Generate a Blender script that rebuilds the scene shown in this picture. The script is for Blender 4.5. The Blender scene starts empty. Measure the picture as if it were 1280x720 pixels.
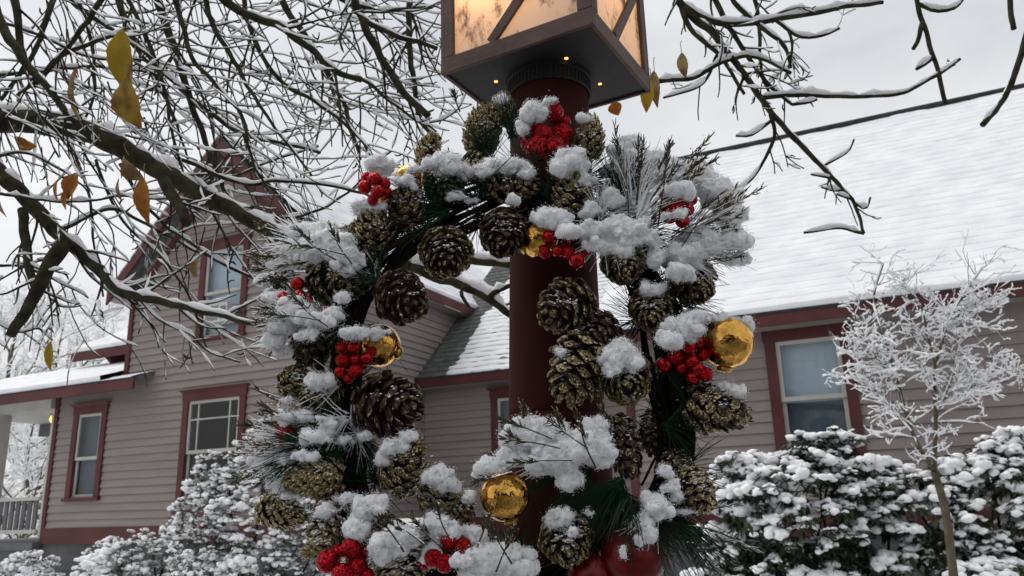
import bpy, math, random
import numpy as np
from mathutils import Vector, Matrix, noise
random.seed(7); rng = np.random.default_rng(7)
sc = bpy.context.scene
COL = sc.collection
EYE = 1.55

# ------------------------------------------------------------------ camera
F = 1000.0; PITCH = math.radians(15.3); ROLL = math.radians(1.6)
fwd = np.array([0, math.cos(PITCH), math.sin(PITCH)])
_r0 = np.array([1.0, 0, 0]); _u0 = np.array([0, -math.sin(PITCH), math.cos(PITCH)])
cright = _r0*math.cos(ROLL) - _u0*math.sin(ROLL)
cup = _u0*math.cos(ROLL) + _r0*math.sin(ROLL)
cam = bpy.data.cameras.new('camera'); camo = bpy.data.objects.new('camera', cam); COL.objects.link(camo)
cam.sensor_width = 36; cam.lens = 36*F/1280; cam.clip_start = 0.02; cam.clip_end = 800
m = Matrix(((cright[0], cup[0], -fwd[0], 0), (cright[1], cup[1], -fwd[1], 0), (cright[2], cup[2], -fwd[2], EYE), (0, 0, 0, 1)))
camo.matrix_world = m
cam.dof.use_dof = True; cam.dof.focus_distance = 1.08; cam.dof.aperture_fstop = 15
sc.camera = camo

# ------------------------------------------------------------------ world, sun, exposure
SUN_EL = math.radians(62); SUN_AZ = math.radians(-60)      # high behind the cloud
w = bpy.data.worlds.new('World'); sc.world = w; w.use_nodes = True
nt = w.node_tree; nt.nodes.clear()
out = nt.nodes.new('ShaderNodeOutputWorld')
sky = nt.nodes.new('ShaderNodeTexSky'); sky.sky_type = 'NISHITA'; sky.sun_disc = False
sky.sun_elevation = SUN_EL; sky.sun_rotation = SUN_AZ; sky.air_density = 1.0; sky.dust_density = 4.0
hs = nt.nodes.new('ShaderNodeHueSaturation'); hs.inputs['Saturation'].default_value = 0.25
b1 = nt.nodes.new('ShaderNodeBackground'); b1.inputs[1].default_value = 0.05
tc = nt.nodes.new('ShaderNodeTexCoord'); mp = nt.nodes.new('ShaderNodeMapping'); mp.inputs['Scale'].default_value = (1.0, 1.0, 2.6)
nz = nt.nodes.new('ShaderNodeTexNoise'); nz.inputs['Scale'].default_value = 2.6; nz.inputs['Detail'].default_value = 6; nz.inputs['Roughness'].default_value = 0.55
cr = nt.nodes.new('ShaderNodeValToRGB')
cr.color_ramp.elements[0].position = 0.30; cr.color_ramp.elements[0].color = (0.43, 0.45, 0.485, 1)
cr.color_ramp.elements[1].position = 0.70; cr.color_ramp.elements[1].color = (0.70, 0.705, 0.70, 1)
b2 = nt.nodes.new('ShaderNodeBackground'); b2.inputs[1].default_value = 0.98
ad = nt.nodes.new('ShaderNodeAddShader')
L = nt.links
L.new(sky.outputs[0], hs.inputs['Color']); L.new(hs.outputs[0], b1.inputs[0])
L.new(tc.outputs['Generated'], mp.inputs[0]); L.new(mp.outputs[0], nz.inputs['Vector']); L.new(nz.outputs['Fac'], cr.inputs[0])
sz = nt.nodes.new('ShaderNodeSeparateXYZ'); L.new(tc.outputs['Generated'], sz.inputs[0])
hr = nt.nodes.new('ShaderNodeMapRange'); hr.inputs[1].default_value = 0.0; hr.inputs[2].default_value = 0.30; hr.inputs[3].default_value = 0.75; hr.inputs[4].default_value = 0.0; L.new(sz.outputs[2], hr.inputs[0])
hm = nt.nodes.new('ShaderNodeMix'); hm.data_type = 'RGBA'; hm.inputs[7].default_value = (0.70, 0.655, 0.60, 1); L.new(hr.outputs[0], hm.inputs[0]); L.new(cr.outputs[0], hm.inputs[6]); L.new(hm.outputs[2], b2.inputs[0])
L.new(b1.outputs[0], ad.inputs[0]); L.new(b2.outputs[0], ad.inputs[1]); L.new(ad.outputs[0], out.inputs[0])
sl = bpy.data.lights.new('sun', 'SUN'); sl.energy = 1.1; sl.angle = math.radians(50); sl.color = (1, 0.96, 0.9)
so = bpy.data.objects.new('sun', sl); COL.objects.link(so)
sd = Vector((math.sin(SUN_AZ)*math.cos(SUN_EL), math.cos(SUN_AZ)*math.cos(SUN_EL), math.sin(SUN_EL)))
so.rotation_euler = sd.to_track_quat('Z', 'Y').to_euler(); so.location = (-3, 6, 12)
sc.view_settings.view_transform = 'Standard'; sc.view_settings.look = 'None'; sc.view_settings.gamma = 1; sc.view_settings.exposure = 0.0
sc.cycles.max_bounces = 6; sc.cycles.diffuse_bounces = 3; sc.cycles.glossy_bounces = 3; sc.cycles.transparent_max_bounces = 12

# ------------------------------------------------------------------ helpers
def ray(px, py): return fwd + cright*(px-640)/F - cup*(py-360)/F
def at(px, py, Y):
    d = ray(px, py); p = d*(Y/d[1]); return np.array([p[0], p[1], p[2]+EYE])
def pxm(px, py, Y):                                   # metres per photo pixel at that place
    return float((at(px, py, Y)-[0, 0, EYE])@fwd)/F

def material(name, color=(0.5, 0.5, 0.5), rough=0.6, metal=0.0, var=None, scale=8.0, bump=0.0, bscale=60.0, spec=0.5, coord='Object', detail=5, pos=(0.35, 0.68), stretch=None):
    mt = bpy.data.materials.new(name); mt.use_nodes = True
    n = mt.node_tree.nodes; l = mt.node_tree.links; bs = n['Principled BSDF']
    bs.inputs['Roughness'].default_value = rough; bs.inputs['Metallic'].default_value = metal
    bs.inputs['Specular IOR Level'].default_value = spec
    bs.inputs['Base Color'].default_value = (*color, 1)
    t = n.new('ShaderNodeTexCoord'); src = t.outputs[coord]
    if stretch:
        mpn = n.new('ShaderNodeMapping'); mpn.inputs['Scale'].default_value = stretch; l.new(src, mpn.inputs[0]); src = mpn.outputs[0]
    if var is not None:
        z = n.new('ShaderNodeTexNoise'); z.inputs['Scale'].default_value = scale; z.inputs['Detail'].default_value = detail; l.new(src, z.inputs['Vector'])
        r = n.new('ShaderNodeValToRGB'); r.color_ramp.elements[0].position = pos[0]; r.color_ramp.elements[1].position = pos[1]
        r.color_ramp.elements[0].color = (*color, 1); r.color_ramp.elements[1].color = (*var, 1)
        l.new(z.outputs['Fac'], r.inputs[0]); l.new(r.outputs[0], bs.inputs['Base Color'])
    if bump:
        z2 = n.new('ShaderNodeTexNoise'); z2.inputs['Scale'].default_value = bscale; z2.inputs['Detail'].default_value = 6; l.new(src, z2.inputs['Vector'])
        bp = n.new('ShaderNodeBump'); bp.inputs['Strength'].default_value = bump; bp.inputs['Distance'].default_value = 0.4/bscale
        l.new(z2.outputs['Fac'], bp.inputs['Height']); l.new(bp.outputs[0], bs.inputs['Normal'])
    return mt

M = {}
M['snow'] = material('snow', (0.86, 0.875, 0.90), 0.7, var=(0.94, 0.945, 0.955), scale=40, bump=0.9, bscale=520, spec=0.25)
for _k in ('snow',):
    _b = M[_k].node_tree.nodes['Principled BSDF']; _b.inputs['Subsurface Weight'].default_value = .55; _b.inputs['Subsurface Radius'].default_value = (1, 1, 1); _b.inputs['Subsurface Scale'].default_value = .006
M['snow_far'] = material('snow_field', (0.78, 0.80, 0.84), 0.75, var=(0.90, 0.91, 0.93), scale=3, bump=0.5, bscale=30, spec=0.2)
M['bark'] = material('bark', (0.020, 0.018, 0.013), 0.95, var=(0.062, 0.058, 0.032), scale=35, bump=0.9, bscale=120, spec=0.15)
M['bark_pale'] = material('bark_pale', (0.075, 0.066, 0.045), 0.95, var=(0.13, 0.112, 0.075), scale=20, bump=0.5, bscale=80, spec=0.1)
M['vine'] = material('vine', (0.006, 0.005, 0.004), 0.95, var=(0.018, 0.013, 0.009), scale=60, spec=0.1)
M['siding'] = material('siding_paint', (0.250, 0.214, 0.200), 0.7, var=(0.292, 0.252, 0.236), scale=1.6, bump=0.12, bscale=30, spec=0.25, stretch=(0.6, 1, 4))
M['trim'] = material('red_trim', (0.074, 0.0185, 0.020), 0.6, var=(0.106, 0.029, 0.031), scale=3, bump=0.1, bscale=40, spec=0.3)
M['white'] = material('white_paint', (0.42, 0.41, 0.375), 0.6, var=(0.50, 0.49, 0.45), scale=4, bump=0.08, bscale=50, spec=0.3)
M['foundation'] = material('foundation', (0.085, 0.085, 0.09), 0.9, var=(0.12, 0.12, 0.125), scale=5, bump=0.4, bscale=40, spec=0.2)
M['grey_and_shade'] = material('grey_paint_and_shade', (0.10, 0.10, 0.105), 0.7, var=(0.14, 0.14, 0.145), scale=4, spec=0.25)
M['shingle'] = material('shingle', (0.085, 0.088, 0.085), 0.95, var=(0.16, 0.165, 0.16), scale=9, bump=0.6, bscale=160, spec=0.1)
M['ridge'] = material('ridge_cap', (0.03, 0.03, 0.032), 0.9, var=(0.06, 0.06, 0.06), scale=9, bump=0.4, bscale=80, spec=0.1)
M['dark_interior'] = material('room_darkness', (0.012, 0.012, 0.013), 0.9, spec=0.1)
M['blind'] = material('blind', (0.74, 0.80, 0.85), 0.8, var=(0.82, 0.86, 0.90), scale=1.5, spec=0.2, stretch=(1, 1, 6))
M['screen'] = material('screen', (0.16, 0.18, 0.20), 0.8, spec=0.2)
M['plastic'] = material('plastic', (0.5, 0.5, 0.5), 0.5, var=(0.58, 0.58, 0.57), scale=6)
M['asphalt'] = material('slushy_asphalt', (0.035, 0.036, 0.038), 0.6, var=(0.30, 0.31, 0.33), scale=3, bump=0.6, bscale=150, spec=0.4)
M['lawn'] = M['snow_far']
M['post'] = material('post_paint', (0.038, 0.0095, 0.009), 0.7, var=(0.062, 0.018, 0.016), scale=9, bump=0.10, bscale=45, spec=0.06, stretch=(1, 1, .12))
M['iron'] = material('bronze_frame', (0.062, 0.032, 0.026), 0.65, var=(0.125, 0.072, 0.056), scale=14, bump=0.25, bscale=120, spec=0.45)
M['iron_dark'] = material('base_plate', (0.014, 0.013, 0.013), 0.65, var=(0.026, 0.024, 0.023), scale=10, bump=0.25, bscale=120, spec=0.35)
M['needle'] = material('needle', (0.007, 0.026, 0.013), 0.75, var=(0.022, 0.062, 0.030), scale=30, spec=0.12)
M['leafdark'] = material('evergreen_leaf', (0.014, 0.026, 0.012), 0.6, var=(0.045, 0.065, 0.03), scale=9, spec=0.4)
M['leafshrub'] = material('shrub_leaf', (0.06, 0.062, 0.045), 0.7, var=(0.16, 0.155, 0.125), scale=9, spec=0.3)
M['wire'] = material('wire', (0.02, 0.018, 0.015), 0.6, spec=0.4)

def leafmat(name, a, b):
    mt = material(name, a, 0.6, var=b, scale=26, bump=0.4, bscale=120, spec=0.3, pos=(0.42, 0.62))
    n = mt.node_tree.nodes; l = mt.node_tree.links; bs = n['Principled BSDF']
    o = n['Material Output']; tr = n.new('ShaderNodeBsdfTranslucent'); mx = n.new('ShaderNodeMixShader'); mx.inputs[0].default_value = 0.4
    for k in bs.inputs['Base Color'].links: l.new(k.from_socket, tr.inputs[0])
    l.new(bs.outputs[0], mx.inputs[1]); l.new(tr.outputs[0], mx.inputs[2]); l.new(mx.outputs[0], o.inputs[0])
    return mt
M['leaf_y'] = leafmat('yellow_leaf', (0.46, 0.32, 0.03), (0.54, 0.39, 0.04))
M['leaf_o'] = leafmat('orange_leaf', (0.42, 0.16, 0.03), (0.55, 0.28, 0.06))
M['leaf_b'] = leafmat('brown_leaf', (0.26, 0.15, 0.06), (0.48, 0.36, 0.18))
M['leaf_m'] = leafmat('mottled_leaf', (0.22, 0.10, 0.03), (0.50, 0.34, 0.06))

def flake(n, l, v, bs, k, fac=None):
    """every glitter flake tilts its own way: push the normal by the cell's random vector"""
    g = n.new('ShaderNodeNewGeometry'); sb = n.new('ShaderNodeVectorMath'); sb.operation = 'SUBTRACT'; sb.inputs[1].default_value = (.5, .5, .5); l.new(v.outputs['Color'], sb.inputs[0])
    sc2 = n.new('ShaderNodeVectorMath'); sc2.operation = 'SCALE'; sc2.inputs['Scale'].default_value = k; l.new(sb.outputs[0], sc2.inputs[0])
    if fac is not None:
        mu = n.new('ShaderNodeMath'); mu.operation = 'MULTIPLY'; mu.inputs[1].default_value = k; l.new(fac, mu.inputs[0]); l.new(mu.outputs[0], sc2.inputs['Scale'])
    a = n.new('ShaderNodeVectorMath'); a.operation = 'ADD'; l.new(g.outputs['Normal'], a.inputs[0]); l.new(sc2.outputs[0], a.inputs[1])
    nn = n.new('ShaderNodeVectorMath'); nn.operation = 'NORMALIZE'; l.new(a.outputs[0], nn.inputs[0]); l.new(nn.outputs[0], bs.inputs['Normal'])
def glittermat(name, gold, base, amt, frost=0.0, glow=(0.82, 0.67, 0.36)):
    """cone scale: brown wood whose tips carry gold glitter paint (attribute 'tip' = how far out on the scale)"""
    mt = bpy.data.materials.new(name); mt.use_nodes = True
    n = mt.node_tree.nodes; l = mt.node_tree.links; bs = n['Principled BSDF']
    t = n.new('ShaderNodeTexCoord'); at_ = n.new('ShaderNodeAttribute'); at_.attribute_name = 'tip'
    oi = n.new('ShaderNodeObjectInfo')
    z = n.new('ShaderNodeTexNoise'); z.noise_dimensions = '4D'; z.inputs['Scale'].default_value = 9; z.inputs['Detail'].default_value = 4
    mw = n.new('ShaderNodeMath'); mw.operation = 'MULTIPLY'; mw.inputs[1].default_value = 37; l.new(oi.outputs['Random'], mw.inputs[0]); l.new(mw.outputs[0], z.inputs['W'])
    l.new(t.outputs['Object'], z.inputs['Vector'])
    a = n.new('ShaderNodeMath'); a.operation = 'MULTIPLY'; a.inputs[1].default_value = amt; l.new(at_.outputs['Fac'], a.inputs[0])
    b = n.new('ShaderNodeMath'); b.operation = 'ADD'; l.new(a.outputs[0], b.inputs[0]); l.new(z.outputs['Fac'], b.inputs[1])
    r = n.new('ShaderNodeValToRGB'); r.color_ramp.elements[0].position = 0.90; r.color_ramp.elements[1].position = 1.02; l.new(b.outputs[0], r.inputs[0])
    v = n.new('ShaderNodeTexVoronoi'); v.inputs['Scale'].default_value = 46; l.new(t.outputs['Object'], v.inputs['Vector'])
    hv = n.new('ShaderNodeSeparateColor'); l.new(v.outputs['Color'], hv.inputs[0])
    gr = n.new('ShaderNodeValToRGB'); gr.color_ramp.elements[0].position = 0.15; gr.color_ramp.elements[1].position = 0.95
    gr.color_ramp.elements[0].color = (*[c*0.30 for c in gold], 1); gr.color_ramp.elements[1].color = (*glow, 1); l.new(hv.outputs[0], gr.inputs[0])
    mx = n.new('ShaderNodeMix'); mx.data_type = 'RGBA'; mx.inputs[6].default_value = (*base, 1); l.new(r.outputs[0], mx.inputs[0]); l.new(gr.outputs[0], mx.inputs[7])
    last = mx.outputs[2]
    if frost:
        g = n.new('ShaderNodeNewGeometry'); sx = n.new('ShaderNodeSeparateXYZ'); l.new(g.outputs['Normal'], sx.inputs[0])
        z3 = n.new('ShaderNodeTexNoise'); z3.inputs['Scale'].default_value = 16; z3.inputs['Detail'].default_value = 5; l.new(t.outputs['Object'], z3.inputs['Vector'])
        q = n.new('ShaderNodeMath'); q.operation = 'MULTIPLY_ADD'; q.inputs[1].default_value = 0.45; l.new(sx.outputs[2], q.inputs[0]); l.new(z3.outputs['Fac'], q.inputs[2])
        r3 = n.new('ShaderNodeValToRGB'); r3.color_ramp.elements[0].position = 0.98-frost; r3.color_ramp.elements[1].position = 1.10-frost; l.new(q.outputs[0], r3.inputs[0])
        m3 = n.new('ShaderNodeMix'); m3.data_type = 'RGBA'; m3.inputs[7].default_value = (0.8, 0.82, 0.85, 1); l.new(r3.outputs[0], m3.inputs[0]); l.new(last, m3.inputs[6]); last = m3.outputs[2]
        ms = n.new('ShaderNodeMath'); ms.operation = 'SUBTRACT'; ms.use_clamp = True; l.new(r.outputs[0], ms.inputs[0]); l.new(r3.outputs[0], ms.inputs[1])
        mm = ms.outputs[0]
    else: mm = r.outputs[0]
    mtl = n.new('ShaderNodeMath'); mtl.operation = 'MULTIPLY'; mtl.inputs[1].default_value = 0.85; l.new(mm, mtl.inputs[0])
    l.new(last, bs.inputs['Base Color']); l.new(mtl.outputs[0], bs.inputs['Metallic']); bs.inputs['Roughness'].default_value = 0.30
    bs.inputs['Specular IOR Level'].default_value = 0.3
    flake(n, l, v, bs, 2.0, mm)
    return mt
GOLD = (0.29, 0.220, 0.105)
M['cone_gold'] = glittermat('cone_gold', GOLD, (0.034, 0.018, 0.012), 0.57, 0.10)
M['cone_mid'] = glittermat('cone_mid', GOLD, (0.036, 0.018, 0.012), 0.46, 0.11)
M['cone_brown'] = glittermat('cone_brown', GOLD, (0.045, 0.021, 0.014), 0.38, 0.06)
M['cone_frost'] = glittermat('cone_frost', GOLD, (0.03, 0.02, 0.014), 0.55, 0.22)
M['sprig'] = glittermat('gilded_sprig', (0.24, 0.18, 0.08), (0.040, 0.034, 0.018), 0.55, 0.24, (0.60, 0.49, 0.27))

M['needle_gilt'] = glittermat('needle_gilt', GOLD, (0.008, 0.026, 0.014), 0.30, 0.0)
def ballmat(name, col, rough, metal, sc_, amt, dist=0.01, spark=None):
    mt = bpy.data.materials.new(name); mt.use_nodes = True
    n = mt.node_tree.nodes; l = mt.node_tree.links; bs = n['Principled BSDF']
    bs.inputs['Base Color'].default_value = (*col, 1); bs.inputs['Roughness'].default_value = rough; bs.inputs['Metallic'].default_value = metal
    t = n.new('ShaderNodeTexCoord'); v = n.new('ShaderNodeTexVoronoi'); v.inputs['Scale'].default_value = sc_; l.new(t.outputs['Object'], v.inputs['Vector'])
    z = n.new('ShaderNodeTexNoise'); z.inputs['Scale'].default_value = sc_*0.25; z.inputs['Detail'].default_value = 3; l.new(t.outputs['Object'], z.inputs['Vector'])
    rr = n.new('ShaderNodeValToRGB'); rr.color_ramp.elements[0].color = (*[c*0.55 for c in col], 1); rr.color_ramp.elements[1].color = (*[min(1, c*1.15) for c in col], 1)
    rr.color_ramp.elements[0].position = 0.3; rr.color_ramp.elements[1].position = 0.6
    l.new(z.outputs['Fac'], rr.inputs[0]); l.new(rr.outputs[0], bs.inputs['Base Color'])
    if spark: flake(n, l, v, bs, spark)
    elif amt:
        bp = n.new('ShaderNodeBump'); bp.inputs['Strength'].default_value = amt; bp.inputs['Distance'].default_value = dist
        l.new(v.outputs['Color'], bp.inputs['Height']); l.new(bp.outputs[0], bs.inputs['Normal'])
    return mt
M['red_glitter'] = ballmat('red_glitter', (0.36, 0.005, 0.011), 0.24, 0.85, 8, 0.6, 0.05, spark=1.1)
M['red_gloss'] = ballmat('red_gloss', (0.38, 0.005, 0.010), 0.14, 0.75, 5, 0.12, 0.03, spark=.16)
M['red_big'] = ballmat('red_ball', (0.15, 0.004, 0.007), 0.3, 0.35, 5, 0.08, 0.03, spark=.1)
M['gold_ball'] = ballmat('gold_ball', (0.72, 0.385, 0.085), 0.09, 1.0, 3, 0.05, 0.02, spark=.0)
_n = M['gold_ball'].node_tree; _z = [q for q in _n.nodes if q.type == 'TEX_NOISE'][0]; _b = _n.nodes.new('ShaderNodeBump'); _b.inputs['Strength'].default_value = .10; _b.inputs['Distance'].default_value = .05
_n.links.new(_z.outputs['Fac'], _b.inputs['Height']); _n.links.new(_b.outputs[0], _n.nodes['Principled BSDF'].inputs['Normal']); _z.inputs['Scale'].default_value = 2.2
M['gold_cap'] = ballmat('gold_cap', (0.60, 0.38, 0.10), 0.3, 1.0, 8, 0.2, 0.02)

def glassmat():
    mt = bpy.data.materials.new('window_glass'); mt.use_nodes = True; n = mt.node_tree.nodes; l = mt.node_tree.links
    n.clear(); o = n.new('ShaderNodeOutputMaterial'); g = n.new('ShaderNodeBsdfGlossy'); g.inputs['Roughness'].default_value = 0.02; g.inputs[0].default_value = (0.95, 0.97, 1, 1)
    t = n.new('ShaderNodeBsdfTransparent'); t.inputs[0].default_value = (0.82, 0.86, 0.88, 1); fr = n.new('ShaderNodeFresnel'); fr.inputs[0].default_value = 1.55
    ma = n.new('ShaderNodeMath'); ma.operation = 'MULTIPLY_ADD'; ma.inputs[1].default_value = 0.75; ma.inputs[2].default_value = 0.0; l.new(fr.outputs[0], ma.inputs[0])
    gg = n.new('ShaderNodeNewGeometry'); fb = n.new('ShaderNodeMath'); fb.operation = 'SUBTRACT'; fb.inputs[0].default_value = 1.0; l.new(gg.outputs['Backfacing'], fb.inputs[1]); fm = n.new('ShaderNodeMath'); fm.operation = 'MULTIPLY'; l.new(fb.outputs[0], fm.inputs[0]); l.new(ma.outputs[0], fm.inputs[1])
    mx = n.new('ShaderNodeMixShader'); l.new(fm.outputs[0], mx.inputs[0]); l.new(t.outputs[0], mx.inputs[1]); l.new(g.outputs[0], mx.inputs[2]); l.new(mx.outputs[0], o.inputs[0])
    return mt
M['glass'] = glassmat()

def panemat():
    mt = bpy.data.materials.new('lantern_glass'); mt.use_nodes = True; n = mt.node_tree.nodes; l = mt.node_tree.links
    n.clear(); o = n.new('ShaderNodeOutputMaterial'); df = n.new('ShaderNodeBsdfDiffuse'); tr = n.new('ShaderNodeBsdfTranslucent')
    t = n.new('ShaderNodeTexCoord'); z = n.new('ShaderNodeTexNoise'); z.inputs['Scale'].default_value = 16; z.inputs['Detail'].default_value = 9; z.inputs['Roughness'].default_value = 0.72
    mpn = n.new('ShaderNodeMapping'); mpn.inputs['Rotation'].default_value = (0.3, 0.5, 0.6); mpn.inputs['Scale'].default_value = (1.6, 1.6, 0.8); l.new(t.outputs['Object'], mpn.inputs[0]); l.new(mpn.outputs[0], z.inputs['Vector'])
    r = n.new('ShaderNodeValToRGB'); r.color_ramp.elements[0].position = 0.525; r.color_ramp.elements[1].position = 0.645
    r.color_ramp.elements[0].color = (0.90, 0.84, 0.76, 1); r.color_ramp.elements[1].color = (0.13, 0.045, 0.012, 1)
    l.new(z.outputs['Fac'], r.inputs[0]); l.new(r.outputs[0], df.inputs[0]); l.new(r.outputs[0], tr.inputs[0])
    mx = n.new('ShaderNodeMixShader'); mx.inputs[0].default_value = 0.55; l.new(df.outputs[0], mx.inputs[1]); l.new(tr.outputs[0], mx.inputs[2]); l.new(mx.outputs[0], o.inputs[0])
    return mt
M['pane'] = panemat()
def emat(name, col, s):
    mt = bpy.data.materials.new(name); mt.use_nodes = True; bs = mt.node_tree.nodes['Principled BSDF']
    bs.inputs['Base Color'].default_value = (*col, 1); bs.inputs['Emission Color'].default_value = (*col, 1); bs.inputs['Emission Strength'].default_value = s; return mt
M['lamp_on'] = emat('lamp_glow', (1.0, 0.42, 0.10), 3.0)

class MB:
    """collects vertices and faces; build() links them as one mesh object"""
    def __init__(s): s.v = []; s.f = {3: [], 4: []}; s.poly = []; s.n = 0; s.tip = []; s.hastip = False
    def add(s, v, f, tip=None):
        v = np.asarray(v, float); f = np.asarray(f, int)
        s.v.append(v); s.f[f.shape[1]].append(f+s.n); s.n += len(v)
        if tip is None: s.tip.append(np.zeros(len(v)))
        else: s.tip.append(np.asarray(tip, float)); s.hastip = True
    def mesh(s, name, mat, smooth=False):
        me = bpy.data.meshes.new(name)
        V = np.vstack(s.v) if s.v else np.zeros((0, 3))
        me.vertices.add(len(V)); me.vertices.foreach_set('co', V.astype(np.float32).ravel())
        fs = []; st = []; o = 0; tot = []
        for k in (3, 4):
            if s.f[k]:
                A = np.vstack(s.f[k]); fs.append(A.ravel()); st.append(o+np.arange(len(A))*k); tot.append(np.full(len(A), k)); o += A.size
        fl = np.concatenate(fs); st = np.concatenate(st); tot = np.concatenate(tot)
        me.loops.add(len(fl)); me.loops.foreach_set('vertex_index', fl.astype(np.int32))
        me.polygons.add(len(st)); me.polygons.foreach_set('loop_start', st.astype(np.int32)); me.polygons.foreach_set('loop_total', tot.astype(np.int32))
        me.polygons.foreach_set('use_smooth', np.full(len(st), bool(smooth)))
        if s.hastip:
            a = me.attributes.new('tip', 'FLOAT', 'POINT'); a.data.foreach_set('value', np.concatenate(s.tip).astype(np.float32))
        me.update(calc_edges=True); me.validate()
        if mat is not None: me.materials.append(mat)
        return me
    def build(s, name, mat, parent=None, smooth=False, loc=None):
        return link(name, s.mesh(name, mat, smooth), parent, loc)
    # shapes
    def box(s, x0, x1, y0, y1, z0, z1):
        v = [(x0, y0, z0), (x1, y0, z0), (x1, y1, z0), (x0, y1, z0), (x0, y0, z1), (x1, y0, z1), (x1, y1, z1), (x0, y1, z1)]
        s.add(v, [(0, 3, 2, 1), (4, 5, 6, 7), (0, 1, 5, 4), (1, 2, 6, 5), (2, 3, 7, 6), (3, 0, 4, 7)])
    def hexa(s, v):                                     # eight corners: bottom loop, top loop
        s.add(v, [(0, 3, 2, 1), (4, 5, 6, 7), (0, 1, 5, 4), (1, 2, 6, 5), (2, 3, 7, 6), (3, 0, 4, 7)])
    def beam(s, a, b, wx, wy, up=(0, 0, 1)):
        a = np.array(a, float); b = np.array(b, float); d = b-a; d /= np.linalg.norm(d)
        u = np.array(up, float); x = np.cross(d, u); x /= np.linalg.norm(x)+1e-9; y = np.cross(x, d)
        q = [(-1, -1), (1, -1), (1, 1), (-1, 1)]
        s.hexa([a+x*wx/2*i+y*wy/2*j for i, j in q]+[b+x*wx/2*i+y*wy/2*j for i, j in q])
    def tube(s, P, R, k=6, tip=None):
        P = np.asarray(P, float); n = len(P); R = np.broadcast_to(np.asarray(R, float), (n,))
        T = np.gradient(P, axis=0); T /= np.linalg.norm(T, axis=1)[:, None]+1e-12
        ref = np.array([0.13, 0.21, 1.0]) if abs(T[0][2]) < 0.9 else np.array([1.0, 0.1, 0.05])
        x = np.cross(T, ref); x /= np.linalg.norm(x, axis=1)[:, None]+1e-12; y = np.cross(T, x)
        a = np.arange(k)*2*math.pi/k
        V = P[:, None, :]+R[:, None, None]*(np.cos(a)[None, :, None]*x[:, None, :]+np.sin(a)[None, :, None]*y[:, None, :])
        i = np.arange(n-1)[:, None]*k; j = np.arange(k)[None, :]; j2 = (j+1) % k
        f = np.stack([i+j, i+j2, i+k+j2, i+k+j], -1).reshape(-1, 4)
        s.add(V.reshape(-1, 3), f, None if tip is None else np.repeat(tip, k))
        c = s.n; s.add([P[0], P[-1]], np.zeros((0, 3), int))
        e = s.n-2-n*k
        s.f[3].append(np.array([(e+(q+1) % k, e+q, c) for q in range(k)]+[(e+(n-1)*k+q, e+(n-1)*k+(q+1) % k, c+1) for q in range(k)]))

def link(name, me, parent=None, loc=None):
    o = bpy.data.objects.new(name, me); COL.objects.link(o)
    if parent is not None: o.parent = parent
    if loc is not None: o.location = loc
    return o
def tag(o, label=None, cat=None, group=None, kind=None):
    if label: o['label'] = label
    if cat: o['category'] = cat
    if group: o['group'] = group
    if kind: o['kind'] = kind
    return o
def empty(name, loc, rz=0):
    o = bpy.data.objects.new(name, None); COL.objects.link(o); o.location = loc; o.rotation_euler = (0, 0, rz); o.empty_display_size = 0.1; return o
def rel(P, o): return np.asarray(P, float)-np.array(o.location)

def ico(sub):
    import bmesh
    bm = bmesh.new(); bmesh.ops.create_icosphere(bm, subdivisions=sub, radius=1.0)
    v = np.array([x.co for x in bm.verts]); f = np.array([[q.index for q in p.verts] for p in bm.faces]); bm.free(); return v, f
ICO = {k: ico(k) for k in (1, 2, 3, 4)}
def spline(P, n):
    P = np.asarray(P, float); k = len(P)
    if k == 2: return P[0]+(P[1]-P[0])*np.linspace(0, 1, n)[:, None]
    Q = np.vstack([2*P[0]-P[1], P, 2*P[-1]-P[-2]]); o = []
    for t in np.linspace(0, k-1, n):
        i = min(int(t), k-2); f = t-i; a, b, c, d = Q[i:i+4]
        o.append(0.5*((2*b)+(c-a)*f+(2*a-5*b+4*c-d)*f*f+(3*b-a-3*c+d)*f**3))
    return np.array(o)
def unit(v): v = np.asarray(v, float); return v/(np.linalg.norm(v)+1e-12)
def nz3(P, sc_, seed=0.0): return np.array([noise.noise(Vector((p[0]*sc_+seed, p[1]*sc_, p[2]*sc_))) for p in P])

# ------------------------------------------------------------------ ground and street
gx = np.linspace(-60, 60, 61); gy = np.linspace(0, 1, 61)**2*75+2.3
b = MB(); XX, YY = np.meshgrid(gx, gy); ZZ = np.array([[0.10*noise.noise(Vector((x*0.35, y*0.35, 0))) for x in gx] for y in gy])*np.clip((YY-2.3)/3, 0, 1)
idx = np.arange(61*61).reshape(61, 61)
b.add(np.stack([XX, YY, ZZ], -1).reshape(-1, 3), np.stack([idx[:-1, :-1], idx[:-1, 1:], idx[1:, 1:], idx[1:, :-1]], -1).reshape(-1, 4))
tag(b.build('snowy_lawn', M['lawn'], None, True), kind='structure')
b = MB(); b.box(-60, 60, 0.35, 2.3, -0.25, -0.005); tag(b.build('pavement', material('pavement_snow', (0.20, 0.205, 0.21), 0.8, var=(0.62, 0.63, 0.66), scale=1.6, bump=0.8, bscale=25), None), kind='structure')
b = MB(); b.box(-60, 60, 0.20, 0.348, -0.25, 0.004); tag(b.build('kerb', M['foundation'], None), kind='structure')
b = MB(); b.box(-60, 60, -60, 0.198, -0.30, -0.13); tag(b.build('unseen_road', M['asphalt'], None), kind='structure')  # unseen road, added to set reflections and the bounce on the wreath

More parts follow.
